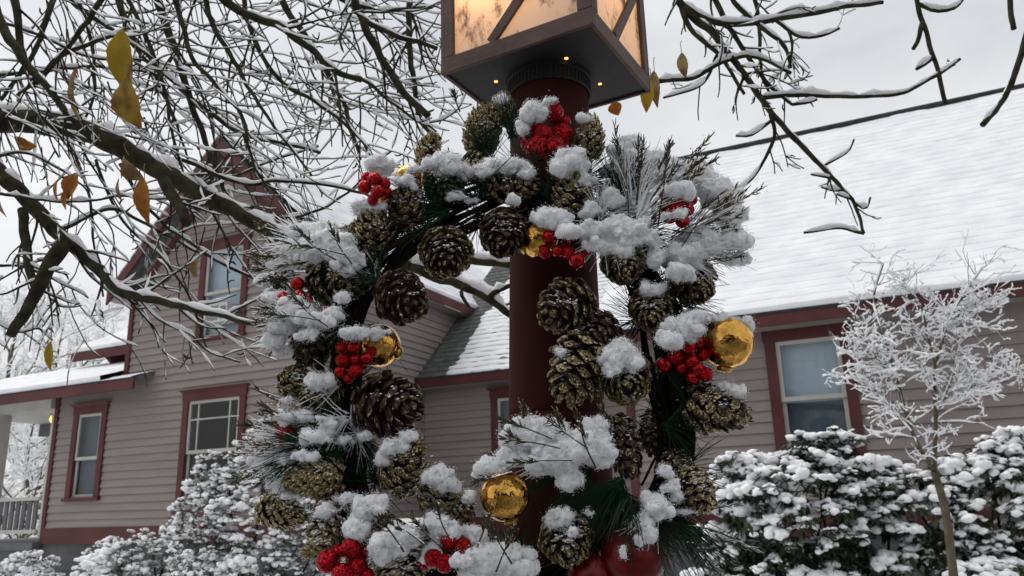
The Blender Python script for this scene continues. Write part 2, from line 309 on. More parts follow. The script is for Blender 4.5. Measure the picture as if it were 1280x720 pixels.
# ------------------------------------------------------------------ house (local axes: u along the front, v to the back, z up)
HA = math.radians(26); HC, HS = math.cos(HA), math.sin(HA); HU, HV = -6.0, 12.0
def hw(u, v, z=0.0): return np.array([HC*u+HS*v, -HS*u+HC*v, z])
house = empty('house', hw(HU, HV), -HA)
tag(house, 'grey clapboard house with dark red trim and snow covered roofs', 'house')
class HB(MB):
    def add(s, v, f, tip=None):
        v = np.asarray(v, float).copy()
        if len(v): v[:, 0] -= HU; v[:, 1] -= HV
        super().add(v, f, tip)
EXPO = 0.121
def wall(name, V, z0, z1, outline, openings, gable=None, side=False, zb=None):
    """front wall at v=V facing the viewer (or, side=True, at u=V facing right); gable=(uc, zpeak)"""
    T = (lambda a, d, z: (a, V+d, z)) if not side else (lambda a, d, z: (V-d, a, z))
    def hx(bm, pts): 
        q = [T(*p) for p in pts]
        if side: q = [q[1], q[0], q[3], q[2], q[5], q[4], q[7], q[6]]
        bm.hexa(q)
    a0, a1 = outline(z0)
    us = sorted({a0, a1, *[o[0] for o in openings], *[o[1] for o in openings]}); us = sorted(set(us)|{outline(z1-.01)[0], outline(z1-.01)[1]}); us = [u for u in us if a0 <= u <= a1]
    zs = sorted({z0, z1, *[o[2] for o in openings if o[2] < z1], *[min(o[3], z1) for o in openings]})
    bm = HB()
    def slab(p, q, r, t): hx(bm, [(p, 0, r), (q, 0, r), (q, .15, r), (p, .15, r), (p, 0, t), (q, 0, t), (q, .15, t), (p, .15, t)])
    for i in range(len(us)-1):
        for j in range(len(zs)-1):
            cu, cz = (us[i]+us[i+1])/2, (zs[j]+zs[j+1])/2
            lo, hi = outline(cz)
            if cu < lo or cu > hi or any(o[0] < cu < o[1] and o[2] < cz < o[3] for o in openings): continue
            slab(us[i], us[i+1], zs[j], zs[j+1])
    if gable:
        uc, zp = gable; z = z1; dz = EXPO
        while z < zp-0.05:
            lo, hi = outline(z+dz/2); op = [o for o in openings if o[2] < z+dz/2 < o[3]]
            cuts = [lo]+[x for o in op for x in (o[0], o[1])]+[hi]
            for k in range(0, len(cuts), 2):
                if cuts[k+1] > cuts[k]: slab(cuts[k], cuts[k+1], z, z+dz)
            z += dz
    wo = bm.build(name, M['foundation'], house)
    z = z0 if zb is None else zb; ztop = gable[1] if gable else z1
    while z < ztop-0.03:
        zt = min(z+EXPO, ztop); lo0, hi0 = outline(z); lo1, hi1 = outline(zt)
        if hi1-lo1 < 0.05: break
        op = sorted([o for o in openings if o[2] < (z+zt)/2 < o[3]])
        segs = []; cb, ct = lo0, lo1
        for o in op: segs.append((cb, o[0], ct, o[0])); cb = ct = o[1]
        segs.append((cb, hi0, ct, hi1))
        for (p, q, r, t) in segs:
            if q-p < 0.02: continue
            pieces = [(p, q, r, t)]
            if q-p > 3.2:
                x = p+(q-p)*random.uniform(0.3, 0.7); pieces = [(p, x-.0015, r, x-.0015), (x+.0015, q, x+.0015, t)]
            for (p_, q_, r_, t_) in pieces:
                bb = HB(); j = random.uniform(-.0015, .0015)
                hx(bb, [(p_, -.034+j, z), (q_, -.034+j, z), (q_, -.001, z), (p_, -.001, z), (r_, -.010, zt+.004), (t_, -.010, zt+.004), (t_, -.001, zt+.004), (r_, -.001, zt+.004)])
                bb.build('board', M['siding'], wo)
        z += EXPO
    return wo
def hbox(name, mat, u0, u1, v0, v1, z0, z1, parent=None):
    bb = HB(); bb.box(u0, u1, v0, v1, z0, z1); return bb.build(name, mat, parent or house)

def window(u0, u1, z0, z1, V, style, head=0.16):
    """u0..z1: outside of the red casing"""
    cw = 0.115; f = -0.056
    bb = HB()
    bb.box(u0, u0+cw, V+f, V-.001, z0+.05, z1-head); bb.box(u1-cw, u1, V+f, V-.001, z0+.05, z1-head)
    bb.box(u0-.015, u1+.015, V+f-.004, V-.001, z1-head+.001, z1-.03)
    bb.hexa([(u0-.02, V+f-.008, z1-.029), (u1+.02, V+f-.008, z1-.029), (u1+.02, V-.001, z1-.029), (u0-.02, V-.001, z1-.029), (u0-.06, V+f-.05, z1+.01), (u1+.06, V+f-.05, z1+.01), (u1+.06, V-.001, z1+.01), (u0-.06, V-.001, z1+.01)])
    wdw = bb.build('window', M['trim'], house)
    bb = HB(); bb.box(u0-.03, u1+.03, V+f-.03, V-.001, z0, z0+.049); bb.build('sill', M['trim'], wdw)
    a0, a1, c0, c1 = u0+cw+.001, u1-cw-.001, z0+.051, z1-head-.001; mid = c0+(c1-c0)*style.get('mid', .5); s_ = .045
    def sash(p0, p1, q0, q1, d, mv=(), mh=()):
        bb = HB(); bb.box(p0, p0+s_, V+d, V+d+.03, q0, q1); bb.box(p1-s_, p1, V+d, V+d+.03, q0, q1)
        bb.box(p0+s_, p1-s_, V+d, V+d+.03, q1-s_, q1); bb.box(p0+s_, p1-s_, V+d, V+d+.03, q0, q0+s_*1.1)
        so_ = bb.build('sash', M['white'], wdw)
        ms = HB(); any_ = False
        for t in mv: x = p0+(p1-p0)*t; ms.box(x-.011, x+.011, V+d+.004, V+d+.026, q0+s_*1.1, q1-s_); any_ = True
        for t in mh: z = q0+(q1-q0)*t; ms.box(p0+s_, p1-s_, V+d+.006, V+d+.024, z-.011, z+.011); any_ = True
        if any_: ms.build('muntin', M['white'], wdw)
        g = HB(); g.box(p0+s_-.004, p1-s_+.004, V+d+.013, V+d+.017, q0+s_, q1-s_+.004); g.build('pane', M['glass'], wdw)
    sash(a0, a1, mid-.02, c1, -.03, style.get('mv', ()), style.get('mh', ()))
    sash(a0, a1, c0, mid+.02, .005, style.get('mv2', ()), style.get('mh2', ()))
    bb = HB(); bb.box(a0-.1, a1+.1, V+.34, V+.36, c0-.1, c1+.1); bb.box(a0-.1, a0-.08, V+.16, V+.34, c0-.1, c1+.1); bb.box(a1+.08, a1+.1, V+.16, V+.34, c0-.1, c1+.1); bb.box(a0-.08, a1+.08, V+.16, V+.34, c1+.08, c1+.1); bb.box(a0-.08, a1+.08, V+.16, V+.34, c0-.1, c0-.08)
    bb.build('dark_room_box', M['dark_interior'], wdw)  # near-black box close behind the glass; the unlit room's darkness is its colour
    for (p, q, mt) in style.get('blind', ()):
        bb = HB(); z_a, z_b = c0+(c1-c0)*p, c0+(c1-c0)*q; n = 24
        us = np.linspace(a0-.05, a1+.05, n); w_ = .003*np.sin(np.arange(n)*1.9)
        v = [(us[i], V+.10+w_[i], z) for z in (z_a, z_b) for i in range(n)]
        bb.add(v, [(i, i+1, n+i+1, n+i) for i in range(n-1)]); bb.build('blind', M[mt], wdw)
    return wdw
def opening(u0, u1, z0, z1, head=.16): return (u0+.06, u1-.06, z0+.03, z1-.06)

UL, UR, UC, VG = -11.40, -7.45, -9.42, 8.90      # gable wing
ZP = 7.36
def gable_outline(z):
    lo, hi = (UL, UR) if z > 3.72 else (-13.02, UR)
    if z > 5.33: h = max(0, ZP-z); lo, hi = UC-h*0.98, UC+h*0.98
    return lo, hi
W1 = (-12.56, -11.75, 1.83, 3.39); W2 = (-10.02, -8.74, 1.58, 3.41); W3 = (-9.88, -8.86, 4.17, 5.80)
wall('gable_wall', VG, 1.42, 5.33, gable_outline, [opening(*W1), opening(*W2), opening(*W3)], gable=(UC, ZP))
window(*W1, VG, dict(mid=.46, blind=[(.0, .98, 'screen')]))
window(*W2, VG, dict(mid=.52, mv=(.19, .80), mh=(.64,), mv2=(.19, .80)))
window(*W3, VG, dict(mid=.50, blind=[(.30, 1.0, 'blind'), (0, .3, 'blind')]))
hbox('skirt_board', M['trim'], -13.06, UR+.03, VG-.056, VG-.002, 1.17, 1.418)
hbox('foundation', M['foundation'], -13.02, UR, VG, VG+.3, 0, 1.169)
hbox('corner_board', M['trim'], -13.07, -12.98, VG-.052, VG+.12, 1.42, 3.60)
hbox('corner_board', M['trim'], UL-.045, UL+.05, VG-.052, VG+.12, 3.80, 5.2)
hbox('corner_board', M['trim'], UR-.06, UR+.04, VG-.052, VG+.06, 1.42, 5.2)
# air conditioner standing in the upper window
ac = empty('air_conditioner', hw(-9.34, VG-.02, 4.40), -HA); tag(ac, 'small white window air conditioner in the upper gable window', 'air conditioner')
b = MB(); b.box(-.24, .24, -.16, .10, 0, .30); b.build('case', M['plastic'], ac)
b = MB()
for k in range(9): b.box(-.20, .06, -.166, -.159, .04+k*.026, .052+k*.026)
b.build('louvre', M['grey_and_shade'], ac)
b = MB(); b.box(.10, .21, -.168, -.159, .05, .24); b.build('control_panel', M['screen'], ac)
# side wall of the gable wing and the recessed middle wall
wall('side_wall', UR, 1.42, 5.15, lambda z: (VG+.06, 15.0), [], side=True)
wall('recessed_wall', 11.70, 1.42, 3.62, lambda z: (UR+.03, -3.05), [opening(-6.13, -5.15, 1.6, 3.43)])
window(-6.13, -5.15, 1.6, 3.43, 11.70, dict(mid=.5, blind=[(.0, 1.0, 'screen')]))
hbox('skirt_board', M['trim'], UR+.03, -3.05, 11.645, 11.698, 1.17, 1.418); hbox('foundation', M['foundation'], UR, -3.0, 11.70, 12.0, 0, 1.169)
hbox('foundation', M['foundation'], UR-.3, UR, VG+.3, 15, 0, 1.169)
# right wing
VR = 9.35
RW = (-1.37, -.46, 1.85, 3.43)
wall('right_wing_wall', VR, 1.42, 3.50, lambda z: (-3.0, 4.5), [opening(*RW)])
window(*RW, VR, dict(mid=.52, blind=[(.50, 1.0, 'blind'), (0, .50, 'screen')]))
wall('right_wing_side_wall', 4.5, 1.42, 3.50, lambda z: (VR, 16.5), [], side=True)
hbox('skirt_board', M['trim'], -3.03, 4.53, VR-.056, VR-.002, 1.17, 1.418); hbox('foundation', M['foundation'], -3, 4.5, VR, VR+.3, 0, 1.169)
hbox('corner_board', M['trim'], -3.05, -2.95, VR-.052, VR+.1, 1.42, 3.5)
hbox('frieze_board', M['trim'], -3.0, 4.5, VR-.05, VR-.026, 3.30, 3.50) if False else None

def roof(name, E0, E1, T1, T0, thick=.10, snow=.06, course=.16, amp=.02, bare=None, rows=False, seed=0, edge=.0, step=.07):
    """sloping slab E0-E1 (eave) to T0-T1 (top) with its sheet of snow following the courses"""
    E0, E1, T1, T0 = [np.array(x, float) for x in (E0, E1, T1, T0)]
    along = unit(E1-E0); upv = unit(T0-E0); nrm = unit(np.cross(along, upv))
    if nrm[2] < 0: nrm = -nrm
    bb = HB(); lo = [E0, E1, T1, T0]; bb.hexa([p-nrm*thick for p in lo]+lo); ro = bb.build(name, M['shingle'], house)
    n1 = int(max(np.linalg.norm(E1-E0), np.linalg.norm(T1-T0))/step)+1; H = np.linalg.norm(T0-E0)
    nc = max(1, round(H/course))
    if rows:
        for k in range(nc):
            a, c_ = k/nc, min(1, (k+1.15)/nc); p0, p1 = E0+(T0-E0)*a, E1+(T1-E1)*a; q0, q1 = E0+(T0-E0)*c_, E1+(T1-E1)*c_
            bb = HB(); bb.hexa([p0+nrm*.001, p1+nrm*.001, q1+nrm*.001, q0+nrm*.001, p0+nrm*.016, p1+nrm*.016, q1+nrm*.003, q0+nrm*.003]); bb.build('shingle_row', M['shingle'], ro)
    prof = [0, .06, .14, .45, .8, .97]; ts = sorted({(k+x)/nc for k in range(nc) for x in prof}|{1.0})
    V = []
    for t in ts:
        fr = (t*nc) % 1.0; a = E0+(T0-E0)*t; c_ = E1+(T1-E1)*t
        for i in range(n1):
            s_ = i/(n1-1); p = a+(c_-a)*s_
            rowk = int(t*nc+1e-6)
            saw = (min(fr/.10, 1)*(1-.55*fr))
            nn = noise.noise(Vector((s_*n1*step*6.5+seed, rowk*5.7, t*H*1.2))); n2 = noise.noise(Vector((p[0]*1.3+seed, p[1]*1.3, p[2]*1.3+9)))
            n4 = noise.noise(Vector((p[0]*9+seed, p[1]*9, p[2]*9)))
            h = snow*(1+.45*n2)+amp*saw*max(0, .75+.9*nn)+.007*n4
            if bare: h -= bare(p)
            if t < .002: h = min(h, .004)
            V.append(p+nrm*h-upv*((.020+.022*nn+.01*n4) if t*H < .09 else 0))
    m1 = len(ts); idx = np.arange(m1*n1).reshape(m1, n1)
    sb = HB(); sb.add(V, np.stack([idx[:-1, :-1], idx[:-1, 1:], idx[1:, 1:], idx[1:, :-1]], -1).reshape(-1, 4)); sb.build('roof_snow', M['snow_far'], ro, True)
    return ro
SL = .93
# right wing roof and its eave, ridge
VE, ZE, VRI = 9.02, 3.56, 13.05; ZR = ZE+SL*(VRI-VE)
roof('right_wing_roof', (-3.35, VE, ZE), (4.85, VE, ZE), (4.85, VRI, ZR), (-3.35, VRI, ZR), amp=.011, snow=.05, seed=3)
roof('right_wing_roof', (4.85, 17.08, ZE), (-3.35, 17.08, ZE), (-3.35, VRI, ZR), (4.85, VRI, ZR), amp=.02, seed=5, step=.3)
hbox('fascia', M['trim'], -3.36, 4.86, VE-.035, VE-.003, ZE-.165, ZE-.035)
hbox('drip_edge', M['ridge'], -3.36, 4.86, VE-.045, VE-.006, ZE-.034, ZE-.004)
hbox('soffit', M['siding'], -3.34, 4.84, VE-.002, VR-.03, ZE-.16, ZE-.145)
b = HB(); b.tube([(-3.4, VRI, ZR+.05), (4.9, VRI, ZR+.05)], .075, 8); b.build('ridge_cap', M['ridge'], house)
# recessed middle roof
VE2, ZE2 = 11.40, 3.69; VR2 = 15.25; ZR2 = ZE2+SL*(VR2-VE2)
def bare_mid(p):
    e = -6.80+.10*noise.noise(Vector((p[1]*2, p[2]*2, 0)))+.06*noise.noise(Vector((p[1]*9, p[2]*9, 3))); return float(np.clip((e-p[0])/.10, 0, 1))*.09
roof('middle_roof', (UR+.005, VE2, ZE2), (-3.36, VE2, ZE2), (-3.36, VR2, ZR2), (UR+.005, VR2, ZR2), snow=.010, amp=.020, bare=bare_mid, rows=True, seed=8, course=.15, step=.05)
hbox('fascia', M['trim'], UR+.005, -3.0, VE2-.035, VE2-.003, ZE2-.17, ZE2-.03); hbox('drip_edge', M['ridge'], UR+.005, -3.0, VE2-.045, VE2-.006, ZE2-.029, ZE2-.004)
hbox('soffit', M['siding'], UR+.005, -3.0, VE2-.002, 11.672, ZE2-.165, ZE2-.15)
# gable wing roof: two slopes, barge boards
VF = VG-.28; ov = .28; ZPk = 7.48; hw_ = (UR-UL)/2+ov; ZEg = ZPk-hw_*1.0
roof('gable_roof', (UC+hw_, VF, ZEg), (UC+hw_, 17, ZEg), (UC, 17, ZPk), (UC, VF, ZPk), snow=.06, amp=.02, seed=11, step=.12)
roof('gable_roof', (UC-hw_, 17, ZEg), (UC-hw_, VF, ZEg), (UC, VF, ZPk), (UC, 17, ZPk), snow=.06, amp=.02, seed=13, step=.12)
hbox('fascia', M['trim'], UC+hw_+.003, UC+hw_+.035, VF, 16.9, ZEg-.17, ZEg-.01)
hbox('soffit', M['siding'], UR+.03, UC+hw_, VF+.02, 16.9, ZEg-.185, ZEg-.172)
for sgn in (-1, 1):
    for (d, z_off, wid, v0, v1) in ((0, -.02, .21, VF-.04, VF-.003), (0, -.33, .16, VG-.058, VG-.036)):
        x1 = UC+sgn*(hw_+.03 if z_off > -.1 else hw_-.30); z1_ = ZPk-abs(x1-UC)
        bb = HB(); q = [(UC+sgn*.001, ZPk+z_off-wid), (x1, z1_+z_off-wid), (x1, z1_+z_off), (UC+sgn*.001, ZPk+z_off)]
        if sgn < 0: q = [q[1], q[0], q[3], q[2]]
        bb.hexa([(q[0][0], v0, q[0][1]), (q[1][0], v0, q[1][1]), (q[1][0], v1, q[1][1]), (q[0][0], v1, q[0][1]), (q[3][0], v0, q[3][1]), (q[2][0], v0, q[2][1]), (q[2][0], v1, q[2][1]), (q[3][0], v1, q[3][1])])
        bb.build('barge_board' if z_off > -.1 else 'rake_trim', M['trim'], house)
# boxed eave return at the lower left of the gable
hbox('eave_return', M['siding'], UC-hw_-.03, UL+.02, VF, VG+.1, ZEg-.19, ZEg-.02)
# lower roof left of the gable, with bracket
roof('left_roof', (-14.35, 9.95, 4.66), (UL+.002, 9.95, 4.66), (UL+.002, 11.7, 5.75), (-13.6, 11.7, 5.75), snow=.06, amp=.02, seed=17)
hbox('fascia', M['trim'], -14.36, UL, 9.91, 9.947, 4.47, 4.63)
hbox('left_upper_wall', M['siding'], -13.3, UL+.002, 10.4, 10.6, 3.9, 4.60)
b = HB(); b.hexa([(-13.55, 9.97, 4.56), (-13.45, 9.97, 4.56), (-13.3, 10.38, 4.1), (-13.4, 10.38, 4.1), (-13.55, 9.97, 4.64), (-13.45, 9.97, 4.64), (-13.3, 10.38, 4.64), (-13.4, 10.38, 4.64)]); b.build('bracket', M['trim'], house)
# porch
roof('porch_roof', (-17.0, 8.47, 3.66), (UL-.05, 8.47, 3.66), (UL-.05, 10.42, 4.42), (-17.0, 10.42, 4.42), snow=.07, amp=.008, seed=21, thick=.06)
roof('porch_roof', (UL-.05, 8.47, 3.66), (-10.74, 8.47, 3.66), (-10.74, VG-.03, 3.80), (UL-.05, VG-.03, 3.80), snow=.01, amp=.008, seed=22, thick=.06, step=.05)
hbox('fascia', M['trim'], -17.0, -10.66, 8.43, 8.467, 3.47, 3.635)
hbox('drip_edge', M['ridge'], -17.0, -10.65, 8.42, 8.469, 3.636, 3.652)
hbox('porch_ceiling', M['white'], -17.0, -13.09, 8.52, 11.4, 3.56, 3.585)
hbox('porch_beam', M['white'], -17.0, -13.09, 8.78, 8.92, 3.38, 3.558)
hbox('porch_beam', M['grey_and_shade'], -17.0, -13.09, 11.2, 11.35, 3.30, 3.558)
hbox('porch_beam', M['white'], -13.30, -13.09, 8.93, 11.19, 3.40, 3.558) if False else None
hbox('porch_side_wall', M['siding'], -13.02, -12.9, VG+.13, 11.4, 1.17, 3.6)
hbox('porch_trim', M['white'], -13.16, -13.075, VG-.03, VG+.06, 1.30, 3.44)
hbox('porch_floor', M['grey_and_shade'], -17.0, -13.08, 8.75, 11.4, 1.08, 1.20)
hbox('porch_skirt', M['foundation'], -17.0, -13.08, 8.78, 8.84, .75, 1.078)
hbox('porch_post', M['white'], -14.72, -14.46, 8.74, 9.0, 1.201, 3.379); hbox('porch_post', M['white'], -16.6, -16.36, 8.74, 9.0, 1.201, 3.379)
hbox('porch_post', M['white'], -14.9, -14.72, 11.2, 11.35, 1.201, 3.299)
hbox('rail', M['white'], -16.4, -13.17, 8.82, 8.93, 1.87, 1.93); hbox('rail', M['white'], -16.4, -13.17, 8.83, 8.92, 1.34, 1.40)
for k in range(20):
    u = -13.29-k*.155; hbox('baluster', M['grey_and_shade'], u-.05, u+.05, 8.86, 8.885, 1.401, 1.869)  # balusters coloured darker than the rails to stand for their shade
lat = HB()
for k in range(24):
    u = -17+k*.18
    for sg in (1, -1): lat.beam((u, 8.85+.012*sg, .1), (u+.62*sg, 8.85+.012*sg, .75), .02, .03, (0, 1, 0))
o = lat.build('lattice', M['grey_and_shade'], house)
wl = HB(); wl.tube([(-15.07, 10.2, 3.559), (-15.07, 10.2, 3.545), (-15.07, 10.2, 3.53)], [.07, .07, .03], 12); plo = wl.build('porch_lamp', M['iron'], house)
pl = HB(); v_, f_ = ICO[2]; pl.add(v_*[.075, .075, .085]+[-15.07, 10.2, 3.455], f_); pl.build('bulb', M['lamp_on'], plo, True)

# ------------------------------------------------------------------ near tree with hanging snowy branches
TB = np.array([-2.35, 2.35, 0.0])
tree = empty('tree', TB); tag(tree, 'bare dark tree with snowy drooping branches and a few yellow leaves', 'tree')
def snow_along(P, R, size, dens=0.0, seed=0.0, tr=tree, mb=None, var=1.5):
    """a ridge of snow lying on the upper side of a branch"""
    T = np.gradient(P, axis=0); T /= np.linalg.norm(T, axis=1)[:, None]+1e-9
    hor = np.sqrt(np.clip(1-T[:, 2]**2, 0, 1))
    sc_ = 9.0
    nn = np.array([noise.noise(Vector((p[0]*sc_*3+seed, p[1]*sc_, p[2]*sc_*3))) for p in P]); n2 = np.array([noise.noise(Vector((p[0]*110+seed, p[1]*110, p[2]*110))) for p in P])
    a = np.clip((hor-.35)/.5, 0, 1)*np.clip(.62+dens+var*nn, 0, 1.25)
    rs = a*(size+R*.38)*(1+.75*n2)
    taper = np.minimum(1, np.minimum(np.arange(len(P)), np.arange(len(P))[::-1]+.3)/1.5)
    rs = np.maximum(rs*taper, 1e-4)
    Q = P+np.stack([n2*R*.2, nn*R*.1, R*.72+rs*.55], -1)
    if rs.max() > 4e-4: mb.tube(rel(Q, tr), rs, 6)
twig_mb, twigsnow_mb = MB(), MB()
def branch(pts, Y, r0, r1, n=None, snow=2.2, dens=0.0, part=None, jit=1.6, k=7, kids=0, klen=(40, 110), side=0, kdens=.05, ang=None):
    """pts in photo pixels, Y depth (single or per end); r in photo pixels"""
    pts = [np.array(p, float) for p in pts]
    Yv = np.linspace(Y, Y, len(pts)) if np.isscalar(Y) else np.interp(np.linspace(0, 1, len(pts)), np.linspace(0, 1, len(Y)), Y)
    L_ = sum(np.linalg.norm(pts[i+1]-pts[i]) for i in range(len(pts)-1)); n = n or max(6, int(L_/7))
    Q = spline([(p[0], p[1], y) for p, y in zip(pts, Yv)], n)
    sd_ = rng.uniform(0, 99); ph = np.linspace(0, L_/28, n)
    Q[1:, 0] += np.array([noise.noise(Vector((t, sd_, 0))) for t in ph[1:]])*jit*2; Q[1:, 1] += np.array([noise.noise(Vector((t, sd_, 7))) for t in ph[1:]])*jit*2
    P = np.array([at(*q) for q in Q]); S = np.array([pxm(*q) for q in Q])
    R = np.linspace(r0, r1, n)*S*(1+.14*np.array([noise.noise(Vector((t*2.3, sd_, 3))) for t in ph]))
    if part:
        mb, ms = MB(), MB(); mb.tube(rel(P, tree), R, k+2)
        o = mb.build(part, M['bark'], tree, True); snow_along(P, R, snow*S.mean(), dens, sd_, tree, ms, .9 if dens > .35 else 1.5)
        if ms.n: ms.build('branch_snow', M['snow'], o, True)
    else:
        twig_mb.tube(rel(P, tree), R, 5); snow_along(P, R, snow*S.mean(), dens, sd_, tree, twigsnow_mb)
    for j in range(kids):
        i = int(rng.uniform(.12, .98)*(n-1)); q = Q[i]; d = Q[min(i+1, n-1)]-Q[max(i-1, 0)]; a = math.atan2(d[1], d[0])
        sgn = rng.choice((-1, 1)) if side == 0 else side
        twig(q, a+sgn*rng.uniform(.35, 1.0), rng.uniform(*klen), max(.9, min(1.9, np.interp(i, [0, n-1], [r0, r1])*.5)), 1 if rng.random() < .75 else 0)
    return Q
def twig(q, a, ln, r, depth=1, curl=None):
    curl = rng.uniform(-.9, .5) if curl is None else curl      # bends up towards the tip more often
    n = max(6, int(ln/5)); x, y, Y = q; pts = [(x, y, Y)]; dY = rng.uniform(-.10, .12)
    for i in range(n):
        a += curl/n+rng.normal(0, .075); x += math.cos(a)*ln/n; y += math.sin(a)*ln/n; Y += dY/n; pts.append((x, y, Y))
    P = np.array([at(*p) for p in pts]); S = pxm(q[0], q[1], q[2]); R = np.linspace(r, max(.7, r*.45), n+1)*S
    twig_mb.tube(rel(P, tree), R, 4); snow_along(P, R, rng.uniform(.9, 1.9)*S, .12, rng.uniform(0, 99), tree, twigsnow_mb)
    if depth > 0:
        for j in range(int(rng.integers(1, 4)) if ln > 45 else int(rng.integers(0, 2))):
            i = int(rng.uniform(.2, .95)*n); q2 = pts[i]; aa = math.atan2(pts[i+1 if i < n else i][1]-pts[i-1][1], pts[i+1 if i < n else i][0]-pts[i-1][0])
            twig(q2, aa+rng.choice((-1, 1))*rng.uniform(.4, 1.1), ln*rng.uniform(.25, .6), r*.7, depth-1)
    elif rng.random() < .5:                                     # short spurs
        i = int(rng.uniform(.2, .9)*n); q2 = pts[i]; twig_sp(q2)
def twig_sp(q):
    a = rng.uniform(0, 6.28); P = np.array([at(q[0], q[1], q[2]), at(q[0]+5*math.cos(a), q[1]+5*math.sin(a), q[2]), at(q[0]+9*math.cos(a+.3), q[1]+9*math.sin(a+.3), q[2])])
    twig_mb.tube(rel(P, tree), np.array([1.3, 1.1, .8])*pxm(*q), 4)

# trunk and the crossing limb, out of the picture to the left and above
t0 = TB+[0, 0, -.1]
tk = MB(); P = spline([t0, TB+[.05, .0, .9], TB+[.12, -.03, 1.7], TB+[.12, -.1, 2.5], TB+[.35, -.12, 3.15]], 30)
Rk = np.interp(np.linspace(0, 1, 30), [0, .1, .6, 1], [.26, .17, .13, .10])*(1+.06*nz3(P, 4)); tk.tube(rel(P, tree), Rk, 14); tk.build('trunk', M['bark'], tree, True)
top = P[-1]
lm = MB(); Pl = spline([top-[.02, 0, .08], (-1.5, 2.1, 3.35), (-.6, 2.0, 3.30), (.15, 1.95, 3.12), at(800, -110, 1.9), at(880, -70, 1.9), at(1000, -90, 1.85), at(1200, -120, 1.8)], 50); lm.tube(rel(Pl, tree), np.linspace(.085, .012, 50), 10); lmo = lm.build('limb', M['bark'], tree, True)
lm = MB(); Pl = spline([P[13], (-1.75, 2.2, 2.35), at(-60, 125, 1.9), at(-20, 147, 1.85)], 18); lm.tube(rel(Pl, tree), np.linspace(.075, .036, 18), 10); lm.build('limb', M['bark'], tree, True)
lm = MB(); Pl = spline([P[11], (-1.8, 2.1, 2.0), at(-70, 145, 1.8), at(-20, 195, 1.75)], 18); lm.tube(rel(Pl, tree), np.linspace(.06, .024, 18), 10); lm.build('limb', M['bark'], tree, True)
# limbs in view
A = branch([(-25, 150), (60, 155), (130, 174), (200, 212), (262, 248), (330, 283), (370, 300), (440, 312), (520, 335)], [1.85, 1.75, 1.6, 1.5], 15.5, 6, snow=1.8, dens=.38, part='limb', jit=2, k=10, kids=14, klen=(50, 130))
B = branch([(-25, 192), (20, 235), (70, 288), (118, 335), (150, 364), (200, 377), (260, 390), (330, 406)], [1.75, 1.7, 1.6, 1.5], 11, 2.4, snow=1.7, dens=.36, part='limb', jit=2, k=9, kids=16, klen=(40, 110))
branch([(82, 300), (62, 330), (45, 365), (28, 395), (14, 420)], [1.66, 1.6], 10, 6, snow=2.5, dens=-.3, part='branch', kids=5, klen=(40, 90))
branch([(28, 262), (32, 300), (38, 345), (46, 362)], [1.68, 1.64], 6, 5, snow=2, dens=-.3, part='branch', kids=5, klen=(30, 70))
branch([(205, 225), (222, 255), (232, 278)], [1.6, 1.55], 8, 6, snow=2, dens=.2, part='branch', kids=2)
branch([(352, 298), (348, 340), (342, 400)], [1.5, 1.5], 7, 3, snow=2, part='branch', kids=3, klen=(25, 60))
branch([(500, 326), (545, 345), (575, 354), (612, 372), (640, 394), (665, 420)], [1.5, 1.45], 8, 4, snow=4, dens=.6, part='branch', kids=3, klen=(30, 60))
branch([(560, 322), (600, 326), (645, 332)], [1.5, 1.5], 6, 4, snow=4, dens=.3, part='branch', kids=1, klen=(20, 40))
branch([(580, 358), (577, 368), (586, 384)], [1.47, 1.46], 3, 2, snow=2, part='branch'); branch([(612, 372), (628, 362), (645, 352)], [1.46, 1.46], 4, 2, snow=3, dens=.3, part='branch')
